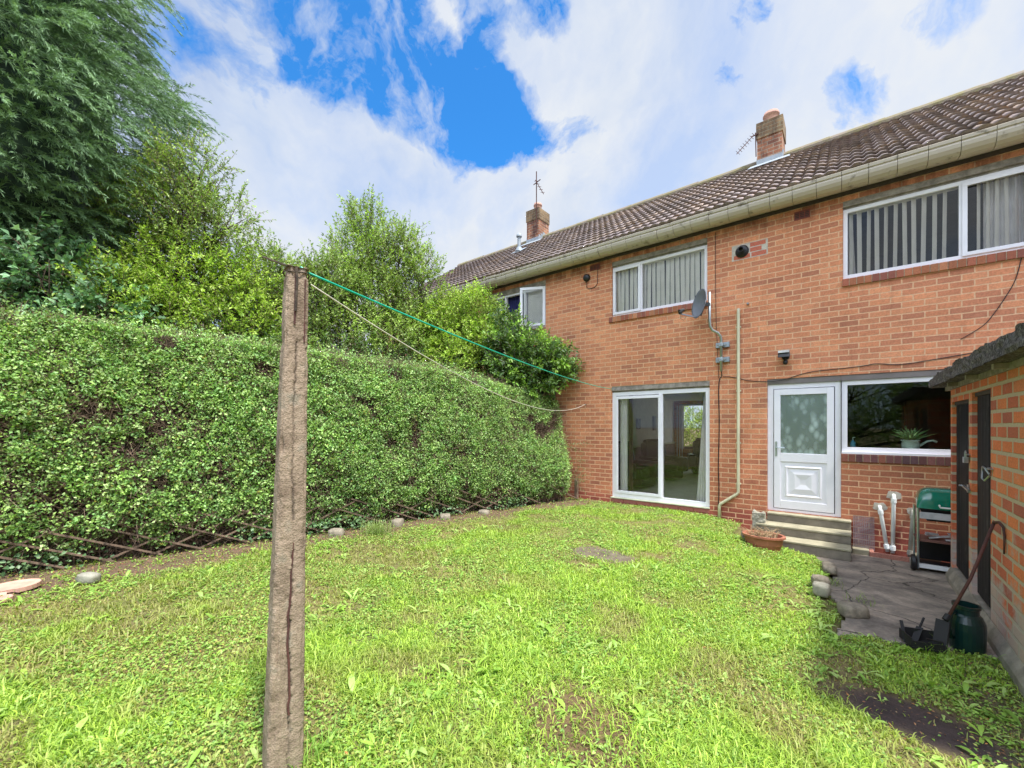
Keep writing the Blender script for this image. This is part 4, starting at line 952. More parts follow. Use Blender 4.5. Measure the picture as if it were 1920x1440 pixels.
mb.box(SX-.02, 3.5, 2.031, SX+.3, 7.5, 2.083); mb.build('batten', 'lintel', sh)

# barbecue behind the outhouse
bq = thing('barbecue', 'green lidded trolley barbecue tucked between the outhouse and the kitchen wall', 'barbecue', (1.05, 7.6, -.26))
bx0, bx1, by0, by1 = .72, 1.42, 7.42, 7.86
mb = MB(); rows = []
for i in range(15):
    t = pi*i/14; yv = (by0+by1)/2-(by1-by0)/2*cos(t)*1.0; zv = .545+.255*abs(sin(t))**.62
    rows.append([(bx0-.005+(.5-.5*cos(pi*u))*(bx1-bx0+.01), (by0+by1)/2+(yv-(by0+by1)/2)*(.90+.10*(1-abs(cos(pi*u))**6)), .545+(zv-.545)*max(0, 1-abs(cos(pi*u))**7)**.4) for u in np.linspace(0, 1, 33)])
mb.grid(rows)
mb.build('lid', 'bbq_green', bq, smooth=True)
mb = MB(); mb.add([(bx0+.02,by0+.02,.545),(bx1-.02,by0+.02,.545),(bx1-.02,by1-.02,.545),(bx0+.02,by1-.02,.545),(bx0+.1,by0+.08,.38),(bx1-.1,by0+.08,.38),(bx1-.1,by1-.08,.38),(bx0+.1,by1-.08,.38)], [(0,1,5,4)[::-1],(1,2,6,5)[::-1],(2,3,7,6)[::-1],(3,0,4,7)[::-1],(4,5,6,7)[::-1],(0,1,2,3)]); mb.build('firebox', 'black_plastic', bq)
mb = MB(); mb.tube([(bx0+.2,by0-.0,.60),(bx0+.2,by0-.06,.58),(bx1-.2,by0-.06,.58),(bx1-.2,by0,.60)], .011, 8); mb.build('handle', 'white_pot', bq)
mb = MB(); mb.box(bx0+.02, by0-.02, .42, bx1, by0, .50); mb.build('control_panel', 'pale_card', bq)
for x in (bx0+.01, bx1-.01):
    for yv in (by0+.03, by1-.03):
        mb = MB(); mb.tube([(x,yv,.54),(x,yv,-.235)], .014, 8); mb.build('leg', 'steel', bq)
mb = MB(); mb.box(bx0+.02, by0+.01, -.215, bx1-.02, by0+.05, -.165); mb.build('foot_rail', 'white_pot', bq)
mb = MB(); mb.box(bx0, by0+.02, .12, bx1, by1-.04, .14); mb.build('shelf', 'bbq_shelf', bq)
mb = MB(); mb.box(bx0, by0+.05, -.21, bx1, by1-.04, -.19); mb.box(bx0+.03, by1-.05, -.18, bx1-.03, by1-.045, .11); mb.build('base_board', 'black_plastic', bq)
mb = MB(); mb.lathe([(0,-.025),(.085,-.025),(.10,-.015),(.10,.015),(.085,.025),(0,.025)], (bx0-.035,by0+.03,-.16), 24, 'x'); w1 = mb.build('wheel', 'black_plastic', bq)
mb = MB(); mb.lathe([(.03,-.028),(.055,-.030),(.055,-.027)], (bx0-.035,by0+.03,-.16), 20, 'x'); sub(mb.build('hub', 'pipe_grey'), w1)
mb = MB()
for i in range(7): mb.obox((.98+random.uniform(-.12,.12), 7.6+random.uniform(-.08,.08), .155+.012*i), (random.uniform(.04,.09), random.uniform(-.03,.03), random.uniform(-.01,.02)), (.0, .05, 0), (0,0,.003))
tag(mb.build('paper_scrap', 'pale_card'), 'crumpled silver and white scraps on the barbecue shelf', 'litter')

# green watering container with tools
jg = thing('plastic_container', 'dark green plastic container with an open neck, standing against the outhouse plinth', 'container', (.80, 5.15, -.26))
mb = MB(); c = (.79,5.10,-.27)
mb.lathe([(0,0),(.135,0),(.145,.03),(.15,.18),(.145,.24),(.12,.29),(.10,.305),(.10,.35),(.112,.355),(.112,.375),(.092,.375),(.088,.31),(0,.29)], c, 30, sx=.78, sy=.85); mb.build('body', 'jug_green', jg, smooth=False, bevel=0)
mb = MB(); mb.tube([(.715,5.05,.05),(.685,5.0,.03),(.67,4.99,-.08),(.685,5.0,-.16),(.715,5.04,-.17)], .017, 8); mb.build('handle', 'jug_green', jg, smooth=True)
tl = thing('garden_spade', 'rusty brown spade handle leaning diagonally against the outhouse brickwork', 'spade', (.6, 4.85, -.25))
mb = MB(); mb.tube([(.66,4.93,.02),(.80,5.02,.34),(.955,5.16,.80)], .011, 8); mb.tube([(.955,5.16,.80),(.975,5.12,.815),(.985,5.05,.79),(.988,5.03,.72),(.985,5.03,.58)], [.013,.011,.009,.008,.006], 8); mb.build('shaft', 'rust', tl, smooth=True)
mb = MB(); mb.obox((.615,4.88,-.12), (.04,-.015,.0), (.018,.045,.11), (-.004,-.003,.004)); mb.tube([(.64,4.91,-.0),(.665,4.935,.04)], .022, 8); mb.build('blade', 'dark_metal', tl, bevel=.003)
ck = thing('broken_crate', 'dark broken plastic tray and trowels heaped in the weeds by the green container', 'tray', (.48, 4.85, -.25))
mb = MB(); mb.obox((.50,4.88,-.235), (.10,.025,0), (-.03,.09,0), (0,0,.006)); mb.obox((.53,4.80,-.21), (.10,.025,0), (-.001,.004,0), (0,0,.03)); mb.obox((.40,4.86,-.20), (.004,.0,0), (-.03,.09,0), (0,0,.04)); mb.obox((.50,4.97,-.19), (.10,.025,0), (-.001,.004,0), (0,0,.05)); mb.build('tray', 'dark_metal', ck)
mb = MB(); mb.beam((.45,4.88,-.24), (.50,4.99,-.13), .045, .006); mb.tube([(.50,4.99,-.13),(.53,5.04,-.06)], .009, 6); mb.beam((.40,4.86,-.24), (.38,4.97,-.10), .022, .010); mb.beam((.52,4.80,-.15), (.62,4.84,-.165), .015, .01); mb.build('trowel', 'dark_metal', ck)

# kitchen window sill objects
wp = thing('potted_plant', 'spiky aloe in a white watering-can pot on the kitchen windowsill', 'plant', (.78, YW+.2, 1.19))
mb = MB(); c = (.735, YW+.20, 1.246); mb.lathe([(0,0),(.085,0),(.095,.02),(.10,.10),(.09,.12),(.105,.135),(.105,.15),(.09,.15),(.08,.12)], c, 26); mb.build('pot', 'white_pot', wp, smooth=True)
mb = MB(); mb.tube([(c[0]+.09,c[1],c[2]+.06),(c[0]+.17,c[1],c[2]+.13),(c[0]+.23,c[1],c[2]+.145),(c[0]+.27,c[1],c[2]+.12)], [.016,.014,.013,.016], 8); mb.build('spout', 'white_pot', wp, smooth=True)
mb = MB()
for i in range(26):
    a = 2.4*i; el = .55+.9*((i*7) % 26)/26; l = random.uniform(.19, .27); hx_ = cos(a)*cos(el); hy_ = sin(a)*cos(el); hz_ = sin(el)
    p = np.array([c[0],c[1],c[2]+.12]); pts = [p, p+np.array([hx_,hy_,hz_])*l*.5, p+np.array([hx_*1.25,hy_*1.25,hz_*.9])*l]
    mb.tube(pts, [.018,.015,.001], 5, (.42,.60,.28))
mb.build('leaf', 'leaf_gloss', wp, smooth=True, col=True)
sb = thing('soap_bottle', 'small clear blue pump bottle at the left end of the kitchen windowsill', 'bottle', (.09, YW+.2, 1.19))
mb = MB(); mb.lathe([(0,0),(.03,0),(.033,.02),(.033,.09),(.022,.115),(.012,.12),(.012,.13),(0,.13)], (.09,YW+.18,1.246), 16); mb.build('bottle', 'soap_blue', sb, smooth=True)
mb = MB(); mb.tube([(.09,YW+.18,1.372),(.09,YW+.18,1.417),(.12,YW+.18,1.419)], .006, 6); mb.build('pump', 'white_pot', sb)

# armchairs in the living room
def armchair(name, label, cx, cy, rz):
    t_ = thing(name, label, 'armchair', (cx, cy, .12), 'leather seats in the living room'); t_.rotation_euler = (0,0,rz)
    def bit(nm, c_, s_, bev=.07, tilt=0):
        bm = bmesh.new(); bmesh.ops.create_cube(bm, size=1)
        bmesh.ops.subdivide_edges(bm, edges=bm.edges, cuts=4, use_grid_fill=True)
        for v in bm.verts:
            p = v.co; n_ = max(abs(p.x), abs(p.y), abs(p.z)); L_ = p.length; k = .82+.18*(n_/L_ if L_ else 1)/1.0
            q = p*(1-.20*(L_-.5)); v.co = (q.x*s_[0], q.y*s_[1], q.z*s_[2])
        me = bpy.data.meshes.new(nm); bm.to_mesh(me); bm.free(); me.shade_smooth(); me.materials.append(MATS['leather'])
        o = bpy.data.objects.new(nm, me); C.objects.link(o); o.parent = t_; o.location = c_; o.rotation_euler = (tilt, 0, 0)
        md = o.modifiers.new('s', 'SUBSURF'); md.levels = md.render_levels = 1
    bit('seat', (0,-.05,.36), (.62,.72,.28)); bit('base', (0,-.02,.16), (.85,.85,.26))
    bit('backrest', (0,.33,.70), (.72,.30,.66), tilt=-.2)
    bit('armrest', (-.42,-.05,.42), (.24,.85,.42)); bit('armrest', (.42,-.05,.42), (.24,.85,.42)); bit('headrest', (0,.38,.98), (.55,.22,.22), tilt=-.2)
armchair('armchair', 'black leather armchair seen through the left pane of the patio door', -4.05, 9.7, radians(70))
armchair('armchair', 'black leather armchair farther in the room, seen behind the right pane of the patio door', -4.0, 11.7, radians(60))
armchair('armchair', 'black leather armchair under the far window of the living room', -3.3, 13.6, radians(20))

# ---------------------------------------------------------------- concrete post and washing lines
pz = thing('clothes_post', 'tall cracked concrete washing-line post with exposed rusty reinforcement', 'post', (-2.1, .88, 0))
nz_, nw = 430, 26; HT = 2.36; zs = np.linspace(-.15, HT, nz_)
def crack(z): return .5+.05*np.sin(z*2.1+.5)+.02*np.sin(z*7.3)+.09*(vn(z*1.0, 3.3, 1.1, 16)-.5)+.07*(vn(z, 7.7, 2.1, 60)-.5)
V = []; CC = []
ph = radians(-12); ux = np.array([cos(ph), sin(ph)]); uy = np.array([-sin(ph), cos(ph)])
for k in range(4):
    u = np.linspace(-1, 1, nw); 
    for zi in zs:
        t = max(zi, 0)/HT; hw = .079*(1-t)+.047*t
        cx, cy = -2.10+.02*t, .875+.055*t
        cor = [(1,-1),(1,1),(-1,1),(-1,-1)]; a_, b_ = cor[k], cor[(k+1) % 4]
        ex = a_[0]+(b_[0]-a_[0])*(u+1)/2; ey = a_[1]+(b_[1]-a_[1])*(u+1)/2
        rr = np.maximum(np.abs(ex), np.abs(ey)); r2 = np.sqrt(ex**2+ey**2); ch = 1-.10*np.maximum(0, r2-1.22)/.19
        n_ = (vn(ex*hw, ey*hw, np.full(nw, zi), 7)-.5)*.004+(vn2(ex*hw, ey*hw, np.full(nw, zi), 60)-.5)*.0035+(vn(ex*hw, ey*hw, np.full(nw, zi), 130)-.5)*.002
        edge = np.maximum(0, r2-1.2)*np.maximum(0, vn2(ex, ey, np.full(nw, zi*9), 1.7)-.45)*.12
        if zi > 1.9 and zi < 2.1: n_ = n_-.004*np.maximum(0, vn2(ex*2, ey*2, np.full(nw, zi*20), 1)-.3)*(1-abs(zi-2.)*10)*3
        if zi > HT-.05: n_ = n_-.012*vn(ex*3, ey*3, 0, 1)
        s_ = (u+1)/2; g = np.zeros(nw); dk = np.ones(nw)
        if k == 0:
            cz = float(crack(np.array(zi))); wd = .014+.030*float(vn2(zi, 1.7, 3.3, 9))*(1 if zi > 1.0 else .6)
            amp = 1.0 if (1.15 < zi < 2.0) or zi < 1.02 else .25
            g = np.exp(-((s_-cz)/wd)**2)*.010*amp; dk = 1-.80*np.exp(-((s_-cz)/wd)**2)*amp*(.6+.4*sstep(.3, .55, vn(zi, 5.5, 1.1, 5)))
            if zi < 1.0: g += .012*(s_ < cz)*np.clip((1.0-zi)*3, 0, 1)*(.5+vn(s_*2, zi, 0, 9))*(1 if zi > .22 else max(zi, 0)/.22)*sstep(0, .12, s_)
        off = 1+(n_-g-edge)/hw
        X = cx+hw*ch*off*(ex*ux[0]+ey*uy[0]); Y = cy+hw*ch*off*(ex*ux[1]+ey*uy[1])
        V.append(np.stack([X, Y, np.full(nw, zi)+(.02*(vn(ex*2, ey*2, 3, 1.5)-.5) if zi > HT-.01 else 0)], -1)); CC.append(np.repeat(dk[:, None], 3, 1))
V = np.concatenate(V); CC = np.concatenate(CC); Fs = []
for k in range(4):
    b0 = k*nz_*nw; i = np.arange(nz_-1)[:, None]*nw+np.arange(nw-1)[None]+b0
    Fs.append(np.stack([i, i+1, i+nw+1, i+nw], -1).reshape(-1, 4))
npmesh('column', V, np.concatenate(Fs), 'post_concrete', CC, pz, smooth=True)
mb = MB(); tc_ = (-2.08,.93)
mb.add([(tc_[0]+.05*(a*ux[0]+b*uy[0]), tc_[1]+.05*(a*ux[1]+b*uy[1]), HT-.006) for a, b in ((-1,-1),(1,-1),(1,1),(-1,1))], [(0,1,2,3)]); mb.build('top_cap', 'stone', pz)
def facept(s_, z, out=.002):
    t = z/HT; hw = .079*(1-t)+.047*t; ex, ey = 1, -1+2*s_
    return (-2.10+.02*t+hw*(ex*ux[0]+ey*uy[0])+out, .875+.055*t+hw*(ex*ux[1]+ey*uy[1]), z)
mb = MB(); mb.tube([facept(float(crack(np.array(z)))-.02, z, -.006) for z in np.linspace(.25, 1.05, 20)], .005, 6); mb.build('reinforcement', 'rust', pz)
mb = MB(); mb.tube([facept(.38, z, .002) for z in (2.08,2.2,2.34)], .005, 6); mb.build('reinforcement', 'rust', pz)
mb = MB(); mb.tube([facept(.82, z, -.002) for z in (2.0,2.1,2.2,2.3)], .004, 6); mb.build('reinforcement', 'rust', pz)
mb = MB(); zc = 2.33
for k in range(1):
    mb.tube([(tc_[0]+(.056+.003*k)*cos(t), tc_[1]+(.056+.003*k)*sin(t)+.0, zc+.009*k+.004*sin(3*t)) for t in np.linspace(0, 2*pi, 20)], .0035, 6)
mb.tube([(tc_[0]+.03,tc_[1]-.05,zc+.02),(tc_[0]-.02,tc_[1]-.10,zc+.045),(tc_[0]-.05,tc_[1]-.13,zc+.06)], .005, 5)
mb.tube([facept(.35, 2.35, .012), facept(.40, 2.28, .012), facept(.38, 2.14, .010)], .006, 6); mb.build('tied_cord', 'bark', pz)
def rope(a, b, sag, r, mat, label, wob=.0):
    a = np.array(a); b = np.array(b); mb = MB(); n = 60
    mb.tube([a+(b-a)*t-np.array([0,0,sag*4*t*(1-t)])+np.array([0,0,wob*sin(t*40)]) for t in np.linspace(0, 1, n)], r, 6)
    return tag(mb.build('washing_line', mat, smooth=True), label, 'rope')
rope((-2.05,.98,2.345), (-3.80,YW+.01,2.36), .085, .0055, 'rope_green', 'bright green washing line stretched from the concrete post to the patio door')
rope((-2.045,.985,2.29), (-4.41,YW-.0,2.07), .34, .0038, 'rope_white', 'off-white washing line sagging from the concrete post to a hook in the brick wall')
mb = MB(); mb.tube([(-2.05,.97,2.345),(-2.07,.95,2.37),(-2.09,.93,2.36),(-2.06,.96,2.33)], .006, 6); sub_ = mb.build('line_knot', 'rope_green', pz)
mb = MB(); mb.lathe([(.0,.045),(.012,.045),(.012,0)], (-4.41,YW,2.06), 8, 'y'); tag(mb.build('wall_hook', 'rust'), 'rusty hook in the brickwork holding the end of the off-white washing line', 'hook')

# ---------------------------------------------------------------- foliage helpers (numpy)
def unit(v): return v/(np.linalg.norm(v, axis=-1, keepdims=True)+1e-9)
def leaf_mesh(P, D, Nn, L, W, col, fold=.25):
    # four-point folded leaves: base, left, tip, right
    D = unit(D); S_ = unit(np.cross(D, Nn)); U = np.cross(S_, D)
    L = L[:, None]; W = W[:, None]
    b = P; t = P+D*L-U*L*.10; l = P+D*L*.45-S_*W/2+U*W*fold; r = P+D*L*.45+S_*W/2+U*W*fold
    V = np.stack([b, l, t, r], 1).reshape(-1, 3); n = len(P); i = np.arange(n)*4
    F = np.concatenate([np.stack([i, i+2, i+1], -1), np.stack([i, i+3, i+2], -1)])
    return V, F, np.repeat(col, 4, 0)
def pick(pal, n, jit=.18):
    pal = np.array(pal); c = pal[R.integers(0, len(pal), n)]; return c*(1+jit*(R.random((n, 1))*2-1))
def rnd(n): return unit(R.normal(size=(n, 3)))

def twigs_mesh(A, B, r0, r1):                  # thin three-sided sticks
    D = unit(B-A); up = np.tile(np.array([[.3,.2,1.]]), (len(A), 1)); a = unit(np.cross(D, up)); b = np.cross(D, a); Vs = []
    for P, r in ((A, r0), (B, r1)):
        for k in range(3):
            t = 2*pi*k/3; Vs.append(P+(a*cos(t)+b*sin(t))*(r[:, None] if hasattr(r, '__len__') else r))
    V = np.stack(Vs, 1).reshape(-1, 3); i = np.arange(len(A))*6
    F = np.concatenate([np.stack([i+k, i+(k+1) % 3, i+3+(k+1) % 3, i+3+k], -1) for k in range(3)])
    return V, F

# ---------------------------------------------------------------- hedge
def hedge_top(s):                              # s: metres along the foot from HA
    return np.interp(s, [-4, 0, 3, 5.6, 7.2, 8.25], [3.04, 2.99, 2.86, 2.72, 2.46, 2.22])
HL = 8.12
def hedge_pt(s, z, depth):
    zt = hedge_top(s); q = np.clip(z/zt, 0, 1)
    off = -.06-.42*q**1.6 + .10*np.sin(q*pi) + .10*(vn(s, z, 0, 1.5)-.5)+.07*(vn2(s, z, 0, 4)-.5)
    off = off-.20*sstep(.96, 1.0, q)-.10*sstep(.22, .0, q)*1.0
    off = off-.16*sstep(HL-.25, HL, s)**2
    x = HA[0]+hd[0]*s+hn[0]*(off-depth); y = HA[1]+hd[1]*s+hn[1]*(off-depth)
    return x, y
hg = thing('privet_hedge', 'tall clipped privet hedge of small leaves running up to the house wall', 'hedge', (-5.9, 4, 0))
n = 42000
s = R.uniform(-3.0, HL+.05, n*2); z = .12+(hedge_top(s)-.10)*R.random(n*2); 
den = .54+.8*(vn(s, z, 5, 1.3)-.42)+2.0*(vn2(s, z, 9, 4.5)-.50); den *= .42+.58*sstep(.15, .6, z+.25*(vn(s, 0, 1, 2)-.5)); den *= 1-.38*sstep(5.0, 1.0, s)*sstep(2.7, 1.0, z)
den = np.where(z > hedge_top(s)-.15, np.maximum(den, .7), den)
k = R.random(n*2) < den*.95; s, z = s[k][:n], z[k][:n]; sprig_c = pick([(.25,.42,.10), (.33,.51,.12), (.41,.59,.17), (.18,.31,.08), (.49,.64,.25), (.30,.52,.17)], len(s), .15); sprig_d = R.normal(0, .05, len(s)); NL = 6; s = np.repeat(s, NL)+R.normal(0, .026, len(s)*NL); z = np.repeat(z, NL)+R.normal(0, .026, len(z)*NL); n = len(s)
dep = np.repeat(sprig_d, NL)+R.normal(0, .015, n)
topm = z > hedge_top(s)-.12; z = np.where(topm & (R.random(n) < .5), z+np.abs(R.normal(0, .05, n)), z)
deps = np.where(topm, dep+R.random(n)*.9, dep)
x, y = hedge_pt(s, z, deps); P = np.stack([x, y, z], -1)
out = np.array([hn[0], hn[1], .35]); D = unit(out*.5+R.normal(size=(n, 3))*.75+np.array([0,0,.15])); Nn = unit(np.array([hn[0], hn[1], 1.0])+R.normal(size=(n, 3))*.6)
Lf = R.uniform(.022, .046, n)*(1.1-.25*sstep(2, 7, s)); cl = vn2(s, z, 20, 3.0)
col = np.repeat(sprig_c, NL, 0)*(1+.2*(R.random((n, 1))-.5))*(.8+.4*cl[:, None])
col = np.where((R.random(n) < .02)[:, None], np.array([.28,.26,.05]), col)
V, F, c = leaf_mesh(P, D, Nn, Lf, Lf*.62, col); npmesh('foliage', V, F, 'leaf_gloss', c, hg)
# woody inside: twigs and a dark inner mass
n = 60000; s = R.uniform(-3, HL-.05, n); z = .03+(hedge_top(s)-.12)*R.random(n)**1.1; dep = R.uniform(-.03, .20, n)
x, y = hedge_pt(s, z, dep); A = np.stack([x, y, z], -1); B = A+unit(R.normal(size=(n, 3))+np.array([hn[0]*.7,hn[1]*.7,.6]))*R.uniform(.06, .22, n)[:, None]
V1, F1 = twigs_mesh(A, B, .0034, .0018)
n = 900; s = R.uniform(-3, HL-.1, n); dep = R.uniform(.05, .45, n); x, y = hedge_pt(s, np.full(n, .3), dep); A = np.stack([x, y, np.full(n, -.02)], -1)
s2 = s+R.normal(0, .22, n); z2 = R.uniform(.5, 1.2, n); x, y = hedge_pt(s2, z2, np.clip(dep-.02, 0.04, 1)); B = np.stack([x, y, z2], -1)
V2, F2 = twigs_mesh(A, B, R.uniform(.004, .014, n), .004)
npmesh('twigs', np.concatenate([V1, V2]), np.concatenate([F1, F2+len(V1)]), 'twig', None, hg)
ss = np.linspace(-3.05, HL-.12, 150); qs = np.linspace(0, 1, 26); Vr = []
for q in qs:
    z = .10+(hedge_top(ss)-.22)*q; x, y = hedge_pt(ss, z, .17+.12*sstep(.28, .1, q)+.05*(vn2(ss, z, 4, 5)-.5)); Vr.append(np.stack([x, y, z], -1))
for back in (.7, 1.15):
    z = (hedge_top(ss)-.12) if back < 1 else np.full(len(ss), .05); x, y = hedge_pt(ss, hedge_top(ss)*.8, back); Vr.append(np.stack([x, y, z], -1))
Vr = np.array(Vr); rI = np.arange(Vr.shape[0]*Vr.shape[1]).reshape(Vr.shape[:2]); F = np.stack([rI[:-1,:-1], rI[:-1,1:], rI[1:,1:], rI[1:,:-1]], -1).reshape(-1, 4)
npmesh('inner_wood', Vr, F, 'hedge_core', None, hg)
# shoots against the house wall at the hedge end
def shoots(starts, dirs, lens, nl, leafL, pal, curve=.3, seg=4):
    n = len(starts); A = []; B = []; LP = []; LD = []; LC = []; pos = starts.copy(); d = unit(dirs); base_c = pick(pal, n)
    for k in range(seg):
        st = lens[:, None]/seg; nd = unit(d+R.normal(size=(n, 3))*.14+np.array([0,0,-curve*.25*k/seg])); nx_ = pos+nd*st; A.append(pos); B.append(nx_)
        m = max(1, nl//seg)
        for j in range(m):
            t = (j+R.random((n, 1)))/m; LP.append(pos+nd*st*t); sd_ = unit(np.cross(nd, R.normal(size=(n, 3)))); LD.append(unit(nd*.55+sd_*.9)); LC.append(base_c*(1+.15*(R.random((n, 1))*2-1))*(.85+.25*k/seg))
        pos = nx_; d = nd
    LP.append(pos); LD.append(d); LC.append(base_c*1.1)
    A, B = np.concatenate(A), np.concatenate(B); LP, LD, LC = map(np.concatenate, (LP, LD, LC)); m = len(LP)
    Ll = leafL*R.uniform(.6, 1.15, m); Nn = unit(np.array([.25,-.35,1.])+R.normal(size=(m, 3))*.55)
    return A, B, LP, LD, Nn, Ll, LC
st_ = np.array([(-4.75,7.8,1.15),(-4.62,7.95,1.2),(-4.6,7.92,.75),(-4.6,7.85,.45),(-4.55,7.8,.5),(-4.58,7.9,.35)]); st_ = np.repeat(st_, 5, 0)+R.normal(0, .03, (30, 3))
A, B, LP, LD, Nn, Ll, LC = shoots(st_, np.array([[.8,.1,.35]])+R.normal(0, .35, (30, 3))*np.array([1,.2,1]), R.uniform(.2, .42, 30), 14, .03, [(.08,.15,.05), (.12,.2,.06)])
LP[:, 1] = np.minimum(LP[:, 1], YW-.02); V, F, c = leaf_mesh(LP, LD, Nn, Ll, Ll*.6, LC); npmesh('stray_shoots', V, F, 'leaf_gloss', c, hg)

# trellis along the foot of the hedge
tr = thing('trellis', 'brown wooden diamond trellis low along the foot of the hedge', 'trellis', (-5.9, 3.5, 0))
mb = MB(); ang = radians(24)
def tp(s_, z, o=.0): return (HA[0]+hd[0]*s_+hn[0]*(-.03+o), HA[1]+hd[1]*s_+hn[1]*(-.03+o), z)
s_ = -2.4
while s_ < 7.5:
    for sg, o in ((1, .0), (-1, .014)):
        if random.random() < .72:
            L_ = random.uniform(1.05, 1.25); sx_ = s_+random.uniform(-.03, .03)
            a = tp(sx_ if sg > 0 else sx_+L_*cos(ang), .02, o); b = tp(sx_+L_*cos(ang) if sg > 0 else sx_, .02+L_*sin(ang)*.95, o); mb.beam(a, b, .010, .020)
    s_ += .46
mb.build('slat', 'slat', tr)
mb = MB(); mb.box(-4.60, 7.93, -.05, -4.53, 8.0, .42); tag(mb.build('timber_stub', 'slat', bevel=.004), 'short weathered timber stub where the hedge meets the house wall', 'post')

# ---------------------------------------------------------------- shrubs behind the hedge
def shrub(name, label, cat, foot, blobs, pal, leafL=.035, nshoot=1500, lens=(.2,.5), nl=14, up=.7, trunk_r=.05, group=None, fill=.5, gloss='leaf', lw=.45, dens=None, curve=.2, asp=1.0, tips=0):
    leafL *= 1.9 if leafL < .06 else 1.1; nshoot = int(nshoot*1.0); lens = (lens[0]*.85, lens[1]*.8)
    t_ = thing(name, label, cat, foot, group)
    blobs = [np.array(b, float) for b in blobs]; vols = np.array([b[3]**2 for b in blobs]); vols /= vols.sum()
    which = R.choice(len(blobs), nshoot, p=vols); Bc = np.array([b[:3] for b in blobs])[which]; Br = np.array([b[3] for b in blobs])[which]
    u = rnd(nshoot); rr = np.where(R.random(nshoot) < fill, R.random(nshoot)**(1/3), R.uniform(.75, 1.0, nshoot)); bump_ = .75+.5*vn(u[:,0]+Bc[:,0], u[:,1]+Bc[:,1], u[:,2], 2.2)
    st = Bc+u*(rr*Br*bump_)[:, None]*np.array([1,1,asp]); dirs = u*.55+np.array([0,0,up])+R.normal(size=(nshoot, 3))*.35
    keepb = (st[:, 1] < YW-.15) | (foot[1] > 9); keepb &= st[:, 2] > .3
    st, dirs = st[keepb], dirs[keepb]; n = len(st)
    A, B, LP, LD, Nn, Ll, LC = shoots(st, dirs, R.uniform(*lens, n), nl, leafL, pal, curve)
    if gloss != 'x':
        hh = (LP[:, 2]-LP[:, 2].min())/(np.ptp(LP[:, 2])+1e-6)
        cl = vn2(LP[:,0], LP[:,1], LP[:,2], 2.4); LC = LC*(.75+.6*cl[:, None])*np.where(hh > 1.5, 1, 1)[:, None]
    ok = (LP[:, 1] < YW-.02) | (foot[1] > 9); V, F, c = leaf_mesh(LP[ok], LD[ok], Nn[ok], Ll[ok], Ll[ok]*lw, LC[ok]); npmesh('crown', V, F, gloss, c, t_)
    V1, F1 = twigs_mesh(A, B, .0035, .002); o_ = npmesh('twigs', V1, F1, 'twig', None, t_)
    mb = MB(); ft = np.array(foot, float)
    for b in blobs:
        e = b[:3]; mid = ft+(e-ft)*.5+np.array([random.uniform(-.2,.2), random.uniform(-.2,.2), .15]); pts = [ft+np.array([random.uniform(-.15,.15), random.uniform(-.15,.15), 0]), ft+(mid-ft)*.5+np.array([random.uniform(-.08,.08)]*3), mid, mid+(e-mid)*.5+R.normal(0, .06, 3), e]
        mb.tube(pts, [trunk_r, trunk_r*.8, trunk_r*.62, trunk_r*.45, trunk_r*.3], 7)
        for k in range(9):
            v = rnd(1)[0]; v[2] = abs(v[2])*.8; q = e-(e-mid)*random.random()*.5; endp = e+v*b[3]*.95
            if endp[1] > YW-.1 and foot[1] < 9: endp[1] = YW-.1
            mb.tube([q, q+(endp-q)*.5+R.normal(0, .06, 3)*b[3], endp], [trunk_r*.28, trunk_r*.18, .004], 5)
    mb.build('trunk', 'bark', t_, smooth=True)
    return t_
GP = 'shrubs behind the hedge'
LIME = [(.31,.46,.06), (.39,.54,.07), (.23,.37,.05), (.46,.60,.12)]
MID = [(.25,.37,.08), (.31,.44,.10), (.18,.29,.07), (.38,.50,.14)]
BLUE = [(.14,.27,.13), (.20,.36,.18), (.10,.19,.09), (.28,.44,.24)]
DARK = [(.08,.15,.045), (.11,.20,.055), (.06,.11,.035), (.16,.27,.07)]
shrub('lilac_shrub', 'broad-leaved shrub with large bluish-green leaves at the far left, under the conifer', 'shrub', (-9.0,.2,0), [(-8.95,-.3,3.7,.55),(-8.6,.25,3.75,.5),(-8.3,.6,3.5,.5),(-8.1,1.0,3.25,.45),(-8.7,.2,3.1,.6),(-9.2,-.6,3.2,.8),(-8.3,.9,2.95,.45)], BLUE, .085, 750, (.2,.5), 12, .3, .05, GP, .6, 'leaf_gloss', .62)
shrub('small_tree', 'sparse small tree with arching bare limbs left of the post, poking above the shrubs', 'tree', (-9.3,1.3,0), [(-8.8,1.8,5.45,.55),(-8.35,2.1,5.75,.42),(-8.6,2.0,4.85,.65),(-9.1,1.5,4.95,.55),(-8.2,2.4,5.0,.5)], MID, .032, 1150, (.2,.55), 14, .6, .05, GP, .55)
shrub('privet_shrub', 'bright yellow-green shrub below the sparse tree, right of the conifer', 'shrub', (-8.6,1.8,0), [(-8.5,2.0,4.0,.65),(-8.2,2.7,3.9,.55),(-8.9,1.4,3.6,.6),(-8.0,2.6,3.3,.55),(-8.3,1.7,3.2,.6),(-8.3,1.2,3.4,.5)], LIME, .036, 2600, (.18,.45), 14, .7, .05, GP, .6)
shrub('privet_shrub', 'airy mid-green shrub with sky showing through, directly behind the post', 'shrub', (-8.3,3.6,0), [(-8.6,3.3,4.35,.55),(-8.2,3.7,4.1,.5),(-8.0,3.9,3.6,.6),(-8.5,3.2,3.5,.6),(-7.9,3.5,3.0,.5),(-7.9,4.2,4.3,.45)], MID, .034, 2300, (.2,.55), 14, .9, .04, GP, .55)
